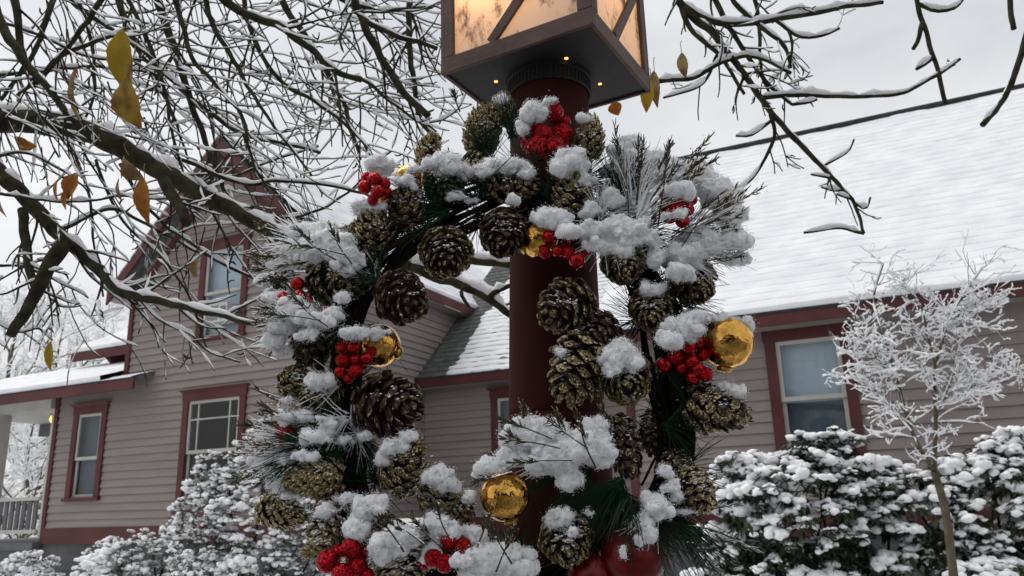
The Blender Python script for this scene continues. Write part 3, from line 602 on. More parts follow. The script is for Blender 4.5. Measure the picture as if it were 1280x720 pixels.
TOPB = [
 ([(-30, -60), (0, 25), (25, 70), (60, 112), (98, 155)], 9, 5, 8), ([(15, -60), (18, 0), (27, 60), (34, 95)], 8, 4, 6),
 ([(95, -70), (60, 20), (45, 60), (20, 100), (-5, 130)], 5, 3, 5), ([(160, -60), (120, 10), (95, 45), (60, 90), (20, 120)], 5, 2.5, 6),
 ([(175, -70), (195, 0), (215, 50), (232, 105), (250, 160), (272, 215), (280, 240)], 8, 3, 10), ([(120, -60), (150, 10), (165, 45), (195, 80), (232, 118), (290, 160), (342, 178), (400, 190)], 6, 2.5, 10),
 ([(235, -60), (280, 0), (320, 22), (355, 36), (392, 66), (420, 90), (452, 99)], 7, 5, 8), ([(452, 99), (480, 118), (520, 150), (545, 165)], 3, 1.6, 4),
 ([(330, -80), (352, 0), (380, 42), (402, 76), (428, 128), (442, 172), (450, 200)], 6, 2.5, 9), ([(420, -70), (442, 0), (456, 32), (478, 74), (503, 114), (536, 147)], 7, 6, 8),
 ([(505, -90), (512, 0), (512, 60), (518, 108), (526, 152), (550, 175)], 5.5, 4, 7), ([(456, 26), (500, 46), (545, 60)], 4.5, 3.5, 4), ([(390, -50), (420, -5), (470, 12), (540, 10)], 4, 3, 6),
 ([(-30, 98), (60, 88), (120, 84), (205, 92)], 3, 1.8, 6), ([(40, 110), (75, 70), (120, 52), (160, 36)], 4, 3, 5), ([(-20, 20), (40, 40), (110, 70), (180, 75)], 2.6, 2, 6),
 ([(60, -40), (100, 10), (170, 60), (210, 130), (235, 200)], 4, 2, 8), ([(250, -60), (262, 20), (300, 90), (330, 140), (390, 220)], 5, 2, 10), ([(300, -60), (310, 30), (345, 95), (400, 130), (455, 180), (470, 225)], 4.5, 1.8, 10),
 ([(200, -60), (228, 30), (245, 80), (300, 140), (312, 190), (335, 240)], 4.5, 2, 10), ([(130, -60), (180, 40), (205, 110), (215, 165), (232, 230)], 4, 2, 8), ([(80, -60), (110, 40), (118, 110), (100, 170)], 3.5, 2, 7),
 ([(228, 200), (300, 228), (360, 226), (430, 236), (470, 246)], 3, 2.2, 6), ([(300, 258), (350, 272), (400, 262), (440, 234), (490, 190)], 2.6, 1.6, 6), ([(250, 232), (300, 218), (352, 196), (398, 183)], 2.4, 1.6, 5),
 ([(-20, 240), (40, 248), (100, 252), (160, 246), (240, 250)], 2.4, 1.6, 6), ([(150, 205), (185, 260), (240, 305), (300, 340), (352, 352)], 3, 2, 8), ([(120, 200), (150, 270), (205, 325), (240, 380), (262, 440)], 2.6, 1.5, 6),
 ([(90, 180), (112, 250), (118, 300), (128, 370)], 2.6, 1.6, 5), ([(70, 290), (140, 262), (200, 290), (260, 320), (320, 350)], 3, 1.8, 7), ([(170, 370), (200, 400), (240, 420), (262, 440), (300, 452)], 2.2, 1.4, 4),
 ([(-20, 330), (30, 335), (70, 350), (110, 372)], 2.4, 1.5, 5), ([(-20, 395), (20, 415), (50, 412), (66, 425)], 2.4, 1.5, 3), ([(-15, 200), (30, 190), (80, 215), (110, 240)], 2.5, 1.6, 5)]
for i, (p, r0, r1, kd) in enumerate(TOPB):
    y0 = 1.55+.5*((i*0.37) % 1); branch(p, [y0, y0+.12*((i*0.61) % 1)-.05], r0*.8, r1*.72, snow=2.0, dens=.1, part='branch', kids=int(kd*.75), klen=(40, 120))
for i in range(105):                                            # the thicket of fine shoots in the upper left
    x = rng.uniform(-60, 500); y = rng.uniform(-90, 150)-.12*max(0, x-250); a = rng.normal(.95, .35)
    ln = rng.uniform(90, 230)
    if y+ln*math.sin(a) > 300-.25*max(0, x-150): ln *= .55
    twig((x, y, rng.uniform(1.5, 2.5)), a, ln, rng.uniform(.75, 1.45), 1, rng.uniform(-1.1, .4))
RB = [
 ([(800, -110), (845, -5), (890, 42), (930, 92), (965, 142), (1000, 180), (1040, 222), (1066, 252), (1081, 292)], 5.5, 1.8, 4), ([(962, 118), (1000, 119), (1060, 121), (1122, 118), (1152, 105), (1200, 74)], 3, 1.8, 1),
 ([(845, 5), (895, 28), (940, 29), (1000, 20), (1050, 10), (1104, 4)], 4, 2.5, 3), ([(1140, -60), (1146, 0), (1160, 50), (1174, 95), (1182, 130)], 3, 2.6, 0), ([(1300, -40), (1284, 40), (1266, 100), (1250, 130), (1228, 156)], 4, 3.5, 0),
 ([(815, 102), (868, 96), (908, 76), (945, 72), (990, 92)], 3, 2, 2), ([(966, 138), (968, 172), (942, 220), (915, 246)], 2.6, 1.6, 2), ([(968, 44), (1000, 46), (1030, 44), (1050, 35)], 2.4, 1.5, 1),
 ([(1081, 290), (1050, 286), (1005, 291)], 2, 1.4, 0), ([(1066, 252), (1082, 262), (1088, 246)], 1.8, 1.2, 0), ([(1062, 250), (1045, 243)], 1.8, 1.2, 0), ([(1040, 200), (1058, 192), (1068, 175)], 1.6, 1.2, 0), ([(1048, 213), (1030, 220), (1014, 218)], 1.8, 1.2, 0), ([(1056, 236), (1040, 238), (1026, 234)], 1.6, 1.1, 0),
 ([(1146, 2), (1170, 14), (1195, 8), (1205, -4)], 2.6, 2, 0), ([(1152, 30), (1148, 48), (1142, 62)], 3, 2.5, 0), ([(1165, 68), (1155, 80), (1146, 86)], 3, 2.2, 0), ([(1262, -20), (1264, 15), (1268, 36)], 3, 3.4, 0), ([(1275, -30), (1290, 20)], 3, 3, 0),
 ([(900, -40), (920, 5), (960, 40), (982, 60), (988, 84)], 3.4, 2, 3), ([(870, -60), (900, 12), (925, 55), (955, 100), (990, 130)], 4, 2, 4), ([(935, -40), (948, 30), (950, 80), (962, 120)], 2.8, 1.8, 3), ([(840, -40), (860, 30), (900, 70), (930, 118)], 4, 2, 4),
 ([(990, 30), (990, 62), (984, 90)], 2, 1.4, 1), ([(900, 66), (885, 95), (870, 110), (830, 122)], 2.2, 1.4, 1), ([(992, 138), (1010, 128), (1022, 124)], 2, 1.3, 0), ([(965, 150), (940, 168), (920, 170)], 2, 1.4, 0), ([(925, 95), (922, 115), (920, 128)], 2, 1.5, 0)]
done = []
for i, (p, r0, r1, kd) in enumerate(RB):
    if done and p[0][1] > 0:
        q = min((tuple(x) for B_ in done for x in B_), key=lambda x: (x[0]-p[0][0])**2+(x[1]-p[0][1])**2)
        if math.hypot(q[0]-p[0][0], q[1]-p[0][1]) < 26: p = [(q[0], q[1])]+p[1:]
    done.append(branch(p, [1.82, 1.82], r0, r1, snow=2.8, dens=.55 if i != 0 else .2, part='branch', kids=kd*2, klen=(18, 60), jit=1.0))
o = twig_mb.build('twigs', M['bark'], tree, False); o['kind'] = 'stuff'
s_ = twigsnow_mb.build('twig_snow', M['snow'], tree, True); s_['kind'] = 'stuff'

def leaf(px, py, Y, ln, wd, mat, ang=90, turn=.3, curl=.3, stem=True):
    """hanging leaf: blade with a fold along the midrib, serrated edge and curl; ang = image direction from stalk to tip"""
    c = at(px, py, Y); S = pxm(px, py, Y); a = math.radians(ang); ax = cright*math.cos(a)-cup*math.sin(a)
    sd_ = cright*math.sin(a)+cup*math.cos(a); nn = fwd*-1
    sd2 = sd_*math.cos(turn)+nn*math.sin(turn); n2 = np.cross(ax, sd2)
    b = MB(); n = 15; V = []; Lm = ln*S; Wm = wd*S/2/max(.4, math.cos(turn)); q = rng.uniform(0, 9)
    for i in range(n):
        t = i/(n-1); w_ = Wm*(math.sin(math.pi*min(1, (t*.97+.02)**.85))**.95)*(1+.08*(i % 2))*1.02
        base = ax*Lm*(t-.5)+n2*(curl*Lm*.35*math.sin(t*2.6+q*.1)); tw = .5*curl*math.sin(t*3+q)
        for s2 in (-1, -.5, 0, .5, 1):
            V.append(c+base+(sd2*math.cos(tw)+n2*math.sin(tw))*w_*s2+n2*abs(s2)*w_*.35+n2*.02*Lm*noise.noise(Vector((t*7+q, s2*3, q))))
    idx = np.arange(n*5).reshape(n, 5); Q = np.stack([idx[:-1, :-1], idx[:-1, 1:], idx[1:, 1:], idx[1:, :-1]], -1).reshape(-1, 4)
    V = np.array(V); b.add(rel(V, tree), Q); b.add(rel(V+n2*.0006, tree), Q[:, ::-1])
    o = b.build('leaf', M[mat], tree, True)
    if stem:
        p0 = c-ax*Lm*.5; st = MB(); st.tube(rel(spline([p0, p0-ax*.018+cup*.004, p0+cup*.03], 5), tree), .0009, 5); st.build('stalk', M['leaf_b'], o)
    return o
for a in [(155, 76, 1.5, 76, 31, 'leaf_y', 88, .15, .15), (170, 130, 1.47, 66, 34, 'leaf_m', 72, .4, .45), (176, 112, 1.5, 80, 12, 'leaf_b', 82, 1.1, .3), (105, 124, 1.5, 78, 14, 'leaf_b', 87, .9, .4), (91, 234, 1.55, 34, 22, 'leaf_o', 110, .3, .2), (73, 239, 1.56, 28, 9, 'leaf_o', 92, .8, .2), (84, 250, 1.56, 26, 11, 'leaf_o', 95, .6, .2),
          (184, 252, 1.48, 58, 22, 'leaf_o', 84, .3, .25), (170, 210, 1.48, 38, 22, 'leaf_b', 60, .7, .6), (33, 177, 1.7, 30, 14, 'leaf_o', 20, .8, .3), (64, 445, 1.55, 36, 13, 'leaf_y', 90, .3, .12), (246, 336, 1.5, 24, 14, 'leaf_b', 100, .5, .3), (5, 255, 1.6, 34, 10, 'leaf_b', 75, .8, .3), (-2, 10, 1.6, 30, 16, 'leaf_o', 95, .3, .2),
          (810, 122, 1.5, 38, 15, 'leaf_y', 96, .4, .2), (820, 112, 1.52, 46, 12, 'leaf_b', 85, .5, .2), (770, 136, 1.55, 18, 16, 'leaf_o', 70, .4, .2), (855, 82, 1.7, 32, 11, 'leaf_b', 80, .6, .2), (152, 238, 1.5, 30, 8, 'leaf_b', 88, .9, .3)]: leaf(*a)
# a lump of snow held by the big leaf
def lumps(mb, centre, rad, n, spread, base, lvl=2):
    v, f = ICO[lvl]
    for i in range(n):
        c = np.array(centre)+rng.normal(0, 1, 3)*spread; r = rad*rng.uniform(.5, 1.1); vv = v*r
        d = 1+.3*nz3(vv+c, 1.3/rad, i)+.15*nz3(vv+c, 4/rad, i); mb.add(rel(vv*d[:, None]+c, base), f)

# ------------------------------------------------------------------ snowy shrubs
def bush(name, label, lobes, Y, depth, leafL, nwh, lump, psnow, mat, seed, nleaf=7, group='snowy shrubs in front of the house', droop=(-.9, .2)):
    r = np.random.default_rng(seed); c0 = at(lobes[0][0], lobes[0][1], Y); base = np.array([c0[0], c0[1], 0.0])
    bo = empty(name, base); tag(bo, label, 'bush', group)
    LV, LF = [], []; sn = MB(); st = MB(); n = 0; iv, if_ = ICO[2]
    tot = sum(l[2]*l[3] for l in lobes)
    for (px, py, rx, ry) in lobes:
        S = pxm(px, py, Y); c = at(px, py, Y); R = np.array([rx*S, depth*rx*S, ry*S])
        for k in range(3):
            e = c+r.normal(0, .35, 3)*R; st.tube(rel(spline([base+r.normal(0, .1, 3)*[1, 1, 0], (base+e)/2+r.normal(0, .08, 3), e], 8), bo), np.linspace(.022, .008, 8), 5)
        for k in range(max(20, int(nwh*rx*ry/tot))):
            d = r.normal(0, 1, 3); d /= np.linalg.norm(d); d[1] = -abs(d[1]) if r.random() < .7 else d[1]
            u = r.uniform(.35, 1)**.45; f1 = 1+.22*noise.noise(Vector(d*2.1+Vector((px*.01, seed, 0)))); p = c+d*R*u*f1
            for j in range(nleaf):
                az = r.uniform(0, 6.283); el = r.uniform(*droop); ld = np.array([math.cos(az)*math.cos(el), math.sin(az)*math.cos(el), math.sin(el)])
                sd_ = unit(np.cross(ld, [0, 0, 1])); ll = leafL*r.uniform(.7, 1.2); o = p+r.normal(0, leafL*.12, 3); w_ = ll*.17; up = np.cross(sd_, ld)
                LV += [o, o+ld*ll*.5+sd_*w_+up*w_*.3, o+ld*ll-[0, 0, ll*.1], o+ld*ll*.5-sd_*w_+up*w_*.3]; LF += [(n, n+1, n+2), (n, n+2, n+3)]; n += 4
            if r.random() < psnow*np.clip(.95+2.0*noise.noise(Vector(p*3.1)), .08, 1)*np.clip(.55+.65*d[2]+.55*(u-.75), .08, 1):
                big = r.uniform(.45, 1.5)*(.75+1.1*max(0, noise.noise(Vector(p*2.2))))
                for q in range(int(r.integers(4, 8))):
                    aq = r.uniform(0, 6.283); dq = r.uniform(0, 1.25)*lump*big; cc = p+[math.cos(aq)*dq*1.15, math.sin(aq)*dq*1.15, lump*.4-dq*.5]; rr = lump*big*r.uniform(.35, .75); vv = iv*[rr*r.uniform(.8, 1.3), rr*r.uniform(.8, 1.3), rr*.7]
                    dd = 1+.6*nz3(vv+cc, 1.2/lump, seed)+.38*nz3(vv+cc, 3.2/lump, seed); sn.add(rel(vv*dd[:, None]+cc, bo), if_)
    fm = MB(); fm.add(rel(np.array(LV), bo), LF); o = fm.build('foliage', mat, bo); o['kind'] = 'stuff'
    o = sn.build('snow', M['snow'], bo, True); o['kind'] = 'stuff'
    st.build('stems', M['bark'], bo, True)
    return bo
bush('rhododendron', 'broad snow laden evergreen shrub below the right hand window', [(1000, 640, 110, 85), (930, 612, 52, 46), (1035, 578, 62, 45), (1000, 740, 125, 70), (1085, 620, 50, 50), (905, 700, 40, 45)], 7.1, .8, .115, 950, .064, 1.5, M['leafdark'], 1)
bush('rhododendron', 'snow laden evergreen shrub at the right edge behind the sapling', [(1235, 640, 80, 85), (1150, 640, 55, 55), (1275, 590, 60, 50), (1200, 735, 110, 70), (1310, 680, 60, 90)], 6.9, .8, .115, 800, .064, 1.5, M['leafdark'], 2)
bush('shrub', 'low frosty shrub beside the porch lattice at bottom left', [(36, 722, 44, 32), (10, 738, 40, 36), (75, 748, 40, 30)], 10.0, .9, .06, 420, 0.040, 1.5, M['leafshrub'], 3, 8, droop=(-.4, 1.0))
bush('shrub', 'wide frosty shrub against the red skirt board left of the tall window', [(180, 712, 68, 50), (130, 712, 34, 38), (220, 685, 26, 55), (190, 755, 110, 50)], 9.8, .9, .06, 1000, 0.043, 1.5, M['leafshrub'], 4, 8, droop=(-.4, 1.0))
bush('shrub', 'tall frosty shrub covering the foot of the wide red framed window', [(320, 660, 75, 100), (265, 640, 45, 60), (340, 580, 48, 58), (300, 730, 110, 70), (400, 680, 60, 80), (270, 590, 30, 28), (460, 710, 60, 60)], 8.6, .8, .06, 1900, 0.043, 1.5, M['leafshrub'], 5, 8, droop=(-.4, 1.0))
bush('shrub', 'low snowy shrub seen through the wreath at the foot of the lamp post', [(590, 730, 60, 34), (500, 735, 60, 50)], 8.8, .8, .06, 260, 0.045, 1.5, M['leafshrub'], 6, 8, droop=(-.4, 1.0))

# ------------------------------------------------------------------ sapling and far trees
def grow(mb, ms, base, P0, d0, L0, r0, depth, r, snow, up=.15, spread=.7, nk=4, wig=.12):
    n = 8 if depth else 6; P = [np.array(P0, float)]; d = unit(d0)
    for i in range(n): d = unit(d+r.normal(0, wig, 3)+[0, 0, up*.25]); P.append(P[-1]+d*L0/n)
    P = np.array(P); R = np.linspace(r0, r0*.55, n+1); mb.tube(rel(P, base), R, 5 if depth > 1 else 3)
    T = np.gradient(P, axis=0); T /= np.linalg.norm(T, axis=1)[:, None]; hor = np.sqrt(np.clip(1-T[:, 2]**2, 0, 1))
    rs = np.clip((hor-.2)*1.2, 0.12, 1)*snow*r.uniform(.25, 1.5, n+1)
    ms.tube(rel(P+np.stack([0*rs, -.3*rs, R*.6+rs*.5], -1), base), rs, 5 if snow*900/np.linalg.norm(P[0]) > 3 else 4)
    if depth > 0:
        for k in range(nk):
            i = int(r.integers(1, n+1)); dd = unit(T[i]+r.normal(0, spread, 3)); grow(mb, ms, base, P[i], dd, L0*r.uniform(.4, .72), max(r0*.55, .0015), depth-1, r, snow, up, spread, nk, wig)
r = np.random.default_rng(5); YS = 5.6
sb = at(1192, 720, YS); base = np.array([sb[0], sb[1], 0]); sap = empty('sapling', base); tag(sap, 'slender young tree with every twig coated in white snow before the right wing', 'tree')
stem = MB(); P = spline([base, base+[-.02, 0, .5], at(1192, 720, YS), at(1182, 640, YS), at(1168, 590, YS)], 20); stem.tube(rel(P, sap), np.linspace(.034, .024, 20), 8); stem.build('trunk', M['bark_pale'], sap, True)
tb, ts = MB(), MB()
for pts, r0 in (([(1168, 590), (1140, 540), (1120, 470), (1105, 420), (1092, 375), (1104, 330)], .014), ([(1168, 590), (1170, 520), (1168, 470), (1180, 420), (1200, 375), (1228, 335)], .015), ([(1168, 500), (1205, 482), (1240, 470), (1272, 462)], .010), ([(1170, 460), (1160, 420), (1150, 380), (1128, 352)], .009), ([(1180, 420), (1215, 395), (1245, 378)], .008), ([(1140, 540), (1110, 505), (1080, 470), (1068, 440)], .008), ([(1170, 520), (1190, 470), (1200, 430)], .008), ([(1120, 470), (1095, 450), (1075, 400)], .007)):
    P = spline([at(x, y, YS+.25*noise.noise(Vector((x*.02, y*.02, 1)))) for x, y in pts], 18); R = np.linspace(r0, r0*.4, 18); br = MB(); br.tube(rel(P, sap), R, 7); bo_ = br.build('branch', M['bark_pale'], sap, True)
    T = np.gradient(P, axis=0); T /= np.linalg.norm(T, axis=1)[:, None]; rs = np.clip(np.sqrt(1-T[:, 2]**2), .25, 1)*.013*r.uniform(.5, 1.3, 18); sm = MB(); sm.tube(rel(P+np.stack([-rs*.4, -rs*.2, R*.5+rs*.4], -1), sap), rs, 6); sm.build('branch_snow', M['snow'], bo_, True)
    for i in range(1, 18):
        for q in range(2): grow(tb, ts, sap, P[i], unit(T[i]*.45+r.normal(0, .75, 3)*[1, .7, .38]), r.uniform(.14, .32)*(1-.012*i), .003, 2, r, .0066, .12, .75, 2, .17)
tb.build('twigs', M['bark_pale'], sap)['kind'] = 'stuff'; ts.build('twig_snow', M['snow'], sap, True)['kind'] = 'stuff'

def far_tree(px, Y, h, label, seed, nb=16, depth=3, snow=.03, low=.2):
    r = np.random.default_rng(seed); b0 = at(px, 640, Y); base = np.array([b0[0], b0[1], 0]); t = empty('snowy_tree', base); tag(t, label, 'tree', 'bare snowy trees beyond the house')
    tm = MB(); P = spline([base, base+[.1, 0, h*.35], base+[-.1, 0, h*.7], base+[.05, 0, h]], 14); R = np.linspace(.03*h*.6, .01, 14); tm.tube(rel(P, t), R, 7); tm.build('trunk', M['bark_pale'], t, True)
    a, s_ = MB(), MB()
    for k in range(nb):
        f = low+(1-low)*(k+.5)/nb; i = int(f*13); d = unit(np.array([math.cos(k*2.4), math.sin(k*2.4), .55+.3*f])); grow(a, s_, t, P[i], d, h*.36*(1.15-f*.75), .012*h*(1.2-f)*.5+.005, depth, r, snow, .1, .5, 4)
    a.build('crown', M['bark_pale'], t)['kind'] = 'stuff'; s_.build('crown_snow', M['snow'], t, True)['kind'] = 'stuff'
far_tree(-10, 27, 9.0, 'large bare snowy tree left of the porch, leftmost in the background', 1)
far_tree(50, 30, 9.4, 'bare snowy tree standing just behind the porch roof', 2)
far_tree(105, 33, 9.8, 'bare snowy tree behind the small left roof', 3)
far_tree(30, 21, 4.6, 'dense low snowy tree seen through the open porch', 4, 18, 3, .03, .05)
far_tree(-40, 24, 6.0, 'snow coated tree beyond the left porch post', 6, 16, 3, .03, .1)
# added unseen conifers behind the viewer: hold light off the wreath, darken reflections
CF = [(-12+2.2*i+.5*math.sin(i*4.1), -14+.9*math.sin(i*2.7), 6.2+1.6*math.sin(i*5.3)) for i in range(12)]
ORD = ['leftmost', 'second from left', 'third from left', 'fourth from left', 'fifth from left', 'sixth from left', 'sixth from right', 'fifth from right', 'fourth from right', 'third from right', 'second from right', 'rightmost']
for k, (x, y, h) in enumerate(CF):
    t = empty('conifer', (x, y, -.13)); tag(t, ORD[k]+' dark conifer of the added, unseen row across the street', 'tree', 'added conifers across the street')
    tm = MB(); tm.tube([(0, 0, 0), (0, 0, h)], [.16, .02], 7); tm.build('trunk', M['bark'], t)
    V, Fc = [], []; r = np.random.default_rng(k)
    for i in range(900):
        f = r.uniform(0, 1)**1.3; z = .6+f*(h-.6); R_ = (1-f)**.7*h*.24+.2; a = r.uniform(0, 6.28); q = r.uniform(.25, 1)
        p = np.array([math.cos(a), math.sin(a), 0])*R_*q; d = np.array([math.cos(a), math.sin(a), -.35]); s2 = np.array([-math.sin(a), math.cos(a), 0])*.3; n = len(V); c = p+[0, 0, z]
        V += [c-d*.3, c+s2, c+d*.45, c-s2]; Fc += [(n, n+1, n+2), (n, n+2, n+3)]
    cm = MB(); cm.add(V, Fc); cm.build('crown', M['leafdark'], t)['kind'] = 'stuff'

# ------------------------------------------------------------------ lamp post
YP = 1.09; PC = at(686, 105, YP); ZPL = PC[2]
foot = at(696, 520, YP); foot2 = foot+(foot-PC)*((foot[2])/(PC[2]-foot[2]))
lamp = empty('lamp_post', foot2); tag(lamp, 'dark red round lamp post with square bronze lantern of glowing amber glass', 'lamp post')
b = MB(); P = np.array([foot+(PC-foot)*t for t in (-.02, .02, .5, 1.0)]); b.tube(rel(P, lamp), [.0655, .0650, .0615, .0585], 48); b.build('pole', M['post'], lamp, True)
b = MB(); ts_ = [(0, .085), (.06, .085), (.07, .073), (.97, .0715), (.985, .0725), (.995, .0715), (1.0, .067)]
b.tube(rel([foot2+(foot-foot2)*t for t, _ in ts_], lamp), [q for _, q in ts_], 48); b.build('pole_base', M['post'], lamp, True)
b = MB(); k = 240; a = np.arange(k)*2*math.pi/k; rr = np.where((np.arange(k)//2) % 2 == 0, .0632, .0618); up = unit(PC-foot); V = []
cz = [(-.024, .0605), (-.0225, 0), (-.004, 0), (-.003, .0645), (.004, .0645)]
for (z, q) in cz: V += [PC+[math.cos(t)*(q or rr[i]), math.sin(t)*(q or rr[i]), z] for i, t in enumerate(a)]
i = np.arange(4)[:, None]*k; j = np.arange(k)[None, :]; j2 = (j+1) % k; b.add(rel(V, lamp), np.stack([i+j, i+j2, i+k+j2, i+k+j], -1).reshape(-1, 4)); b.build('collar', M['iron_dark'], lamp)
LR = math.radians(-29.5); e1 = np.array([math.cos(LR), math.sin(LR), 0]); e2 = np.array([-math.sin(LR), math.cos(LR), 0]); HS_ = .1135; LH = .32
def lp(a, c, z): return rel(PC+e1*a*1.085+e2*c*.965+np.array([0, 0, z]), lamp)
def lbox(name, mat, a0, a1, c0, c1, z0, z1, parent=None):
    b = MB(); b.hexa([lp(a0, c0, z0), lp(a1, c0, z0), lp(a1, c1, z0), lp(a0, c1, z0), lp(a0, c0, z1), lp(a1, c0, z1), lp(a1, c1, z1), lp(a0, c1, z1)]); o = b.build(name, mat, parent or lamp)
    bv = o.modifiers.new('bevel', 'BEVEL'); bv.width = .0012; bv.segments = 2; return o
lbox('base_plate', M['iron_dark'], -HS_+.004, HS_-.004, -HS_+.004, HS_-.004, .004, .010)
T_ = .006; RH = .026
for (c0, c1) in ((-HS_, -HS_+T_), (HS_-T_, HS_)):
    for z in (0, LH-RH): lbox('rail', M['iron'], -HS_, HS_, c0, c1, z, z+RH)
for (a0, a1) in ((-HS_, -HS_+T_), (HS_-T_, HS_)):
    for z in (0, LH-RH): lbox('rail', M['iron'], a0+.0002, a1-.0002, -HS_+T_+.0003, HS_-T_-.0003, z+.0003, z+RH-.0003)
PW = .021
for sa in (-1, 1):
    for sc2 in (-1, 1):
        a0, a1 = sorted((sa*HS_, sa*(HS_-PW))); c0, c1 = sorted((sc2*HS_, sc2*(HS_-T_))); o = lbox('corner_post', M['iron'], a0, a1, c0+.0004*(sc2 < 0), c1, RH+.0004, LH-RH-.0004)
        a0, a1 = sorted((sa*HS_, sa*(HS_-T_))); c0, c1 = sorted((sc2*(HS_-T_-.0003), sc2*(HS_-PW))); lbox('corner_post', M['iron'], a0+.0002, a1-.0002, c0, c1, RH+.0004, LH-RH-.0004)
for ax in (0, 1):
    for s2 in (-1, 1):
        d0, d1 = sorted((s2*(HS_-T_-.001), s2*(HS_-T_-.004))); w_ = HS_-.008; zl, zh = RH-.008, LH-RH+.008
        if ax == 0: lbox('glass_pane', M['pane'], -w_, w_, d0, d1, zl, zh)
        else: lbox('glass_pane', M['pane'], d0, d1, -w_, w_, zl, zh)
        # diagonal brace
        q0, q1 = (-.034, RH+.001), (.090, RH+.150); s3 = s2*(HS_-.003)
        if ax == 0: p, q = lp(q0[0], s3, q0[1]), lp(q1[0], s3, q1[1]); nn = e2
        else: p, q = lp(s3, q0[0]+.01, q0[1]), lp(s3, q1[0]+.004, q1[1]); nn = e1
        b = MB(); b.beam(p, q, .014, .0058, nn); b.build('brace', M['iron'], lamp)
b = MB(); z0, z1 = LH, LH+.13; w0, w1 = HS_+.03, .015
b.hexa([lp(-w0, -w0, z0), lp(w0, -w0, z0), lp(w0, w0, z0), lp(-w0, w0, z0), lp(-w1, -w1, z1), lp(w1, -w1, z1), lp(w1, w1, z1), lp(-w1, w1, z1)]); b.build('lantern_roof', M['iron'], lamp)
b = MB(); z0 += .006; z1 += .03; b.hexa([lp(-w0, -w0, z0), lp(w0, -w0, z0), lp(w0, w0, z0), lp(-w0, w0, z0), lp(-w1-.02, -w1-.02, z1), lp(w1+.02, -w1-.02, z1), lp(w1+.02, w1+.02, z1), lp(-w1-.02, w1+.02, z1)]); o = b.build('roof_snow', M['snow'], lamp, True)
bv = o.modifiers.new('bevel', 'BEVEL'); bv.width = .012; bv.segments = 3
for (a, c) in ((620, 102), (708, 73), (750, 105)):  # glowing beads in place of lamp light showing through holes in the plate
    b = MB(); v, f = ICO[1]; q = ray(a, c); q = rel(q*((ZPL+.0035-EYE)/q[2])+[0, 0, EYE], lamp); b.add(v*[.0032, .0032, .0012]+q, f); b.build('glow_bead', M['lamp_on'], lamp)
b = MB(); v, f = ICO[3]; b.add(v*[.024, .024, .038]+lp(-.03, 0, .235), f); b.build('bulb', M['lamp_on'], lamp, True)
ll = bpy.data.lights.new('lantern_light', 'POINT'); ll.energy = 1.9; ll.color = (1.0, 0.58, 0.28); ll.shadow_soft_size = .03
lo = bpy.data.objects.new('lantern_light', ll); COL.objects.link(lo); lo.parent = lamp; lo.location = lp(-.035, -.03, .17)

# ------------------------------------------------------------------ wreath
YW = 0.975
wreath = empty('wreath', at(640, 720, YW)); tag(wreath, 'round Christmas wreath of gilded pine cones, red berries and gold balls under fresh snow', 'wreath')
def cone_mesh(name, ns, mat, opn, seed, blunt=0.0):
    """pine cone of unit length and width along Z: woody core and spirally set thick scales"""
    r = np.random.default_rng(seed); b = MB()
    prof = lambda t: .5*(math.sin(math.pi*min(1, .20+.76*t))**.62)*(1-.10*t)
    v, f = ICO[2]; b.add(v*[.27, .27, .40]+[0, 0, -.03], f, np.zeros(len(v)))
    for i in range(ns):
        t = (i+.5)/ns; a = i*2.39996+r.normal(0, .10); R = prof(t)*r.uniform(.88, 1.07)
        z1 = -.5+.06+t*.92; el = math.radians(-12+opn[0]*t+r.normal(0, 4)) if t < .8 else math.radians(-12+opn[0]*t+opn[1]*(t-.8)*5)
        o = np.array([math.cos(a), math.sin(a), 0]); d = o*math.cos(el)+np.array([0, 0, math.sin(el)]); s_ = np.array([-math.sin(a), math.cos(a), 0]); n = np.cross(s_, d)*-1
        if n[2] < 0: n = -n
        end = o*R+np.array([0, 0, z1]); ln = max(.12, R*.85/max(.35, math.cos(el))); ln = min(ln, .40)
        w_ = (.30 if t < .7 else .30*(1-(t-.7)*1.9))*r.uniform(.85, 1.1)*(80/ns)**.5; th = .11*(80/ns)**.5*r.uniform(.85, 1.1)*(1-.3*t)
        secs = [(-ln, .35, .22, 0), (-ln*.30, .85, .45, .25), (-.02, 1.0, .95, 1), (.045, .62, .70, 1), (.062, .18, .2, 1)]
        V, tp = [], []
        for (q, ws, hs_, tpv) in secs:
            c = end+d*q+n*(.045*(q > -.01)-.02*(q < -.05))
            V += [c-s_*w_*.5*ws, c-s_*w_*.18*ws+n*th*.5*hs_, c+s_*w_*.18*ws+n*th*.5*hs_, c+s_*w_*.5*ws, c-n*th*.5*hs_]; tp += [tpv]*5
        k = len(secs); F_ = [(e*5+j, e*5+(j+1) % 5, (e+1)*5+(j+1) % 5, (e+1)*5+j) for e in range(k-1) for j in range(5)]
        b.add(V, F_, tp)
    return b.mesh(name, mat)
CM = {}
for kind, mt in (('g', 'cone_gold'), ('m', 'cone_mid'), ('b', 'cone_brown'), ('f', 'cone_frost')):
    CM[kind] = [cone_mesh('cone_'+kind, ns, M[mt], op, 10+q) for q, (ns, op) in enumerate([(84, (62, 20)), (58, (40, 35)), (104, (72, 10)), (72, (56, 25)), (90, (50, 15))])]
def wl_(p): return rel(p, wreath)
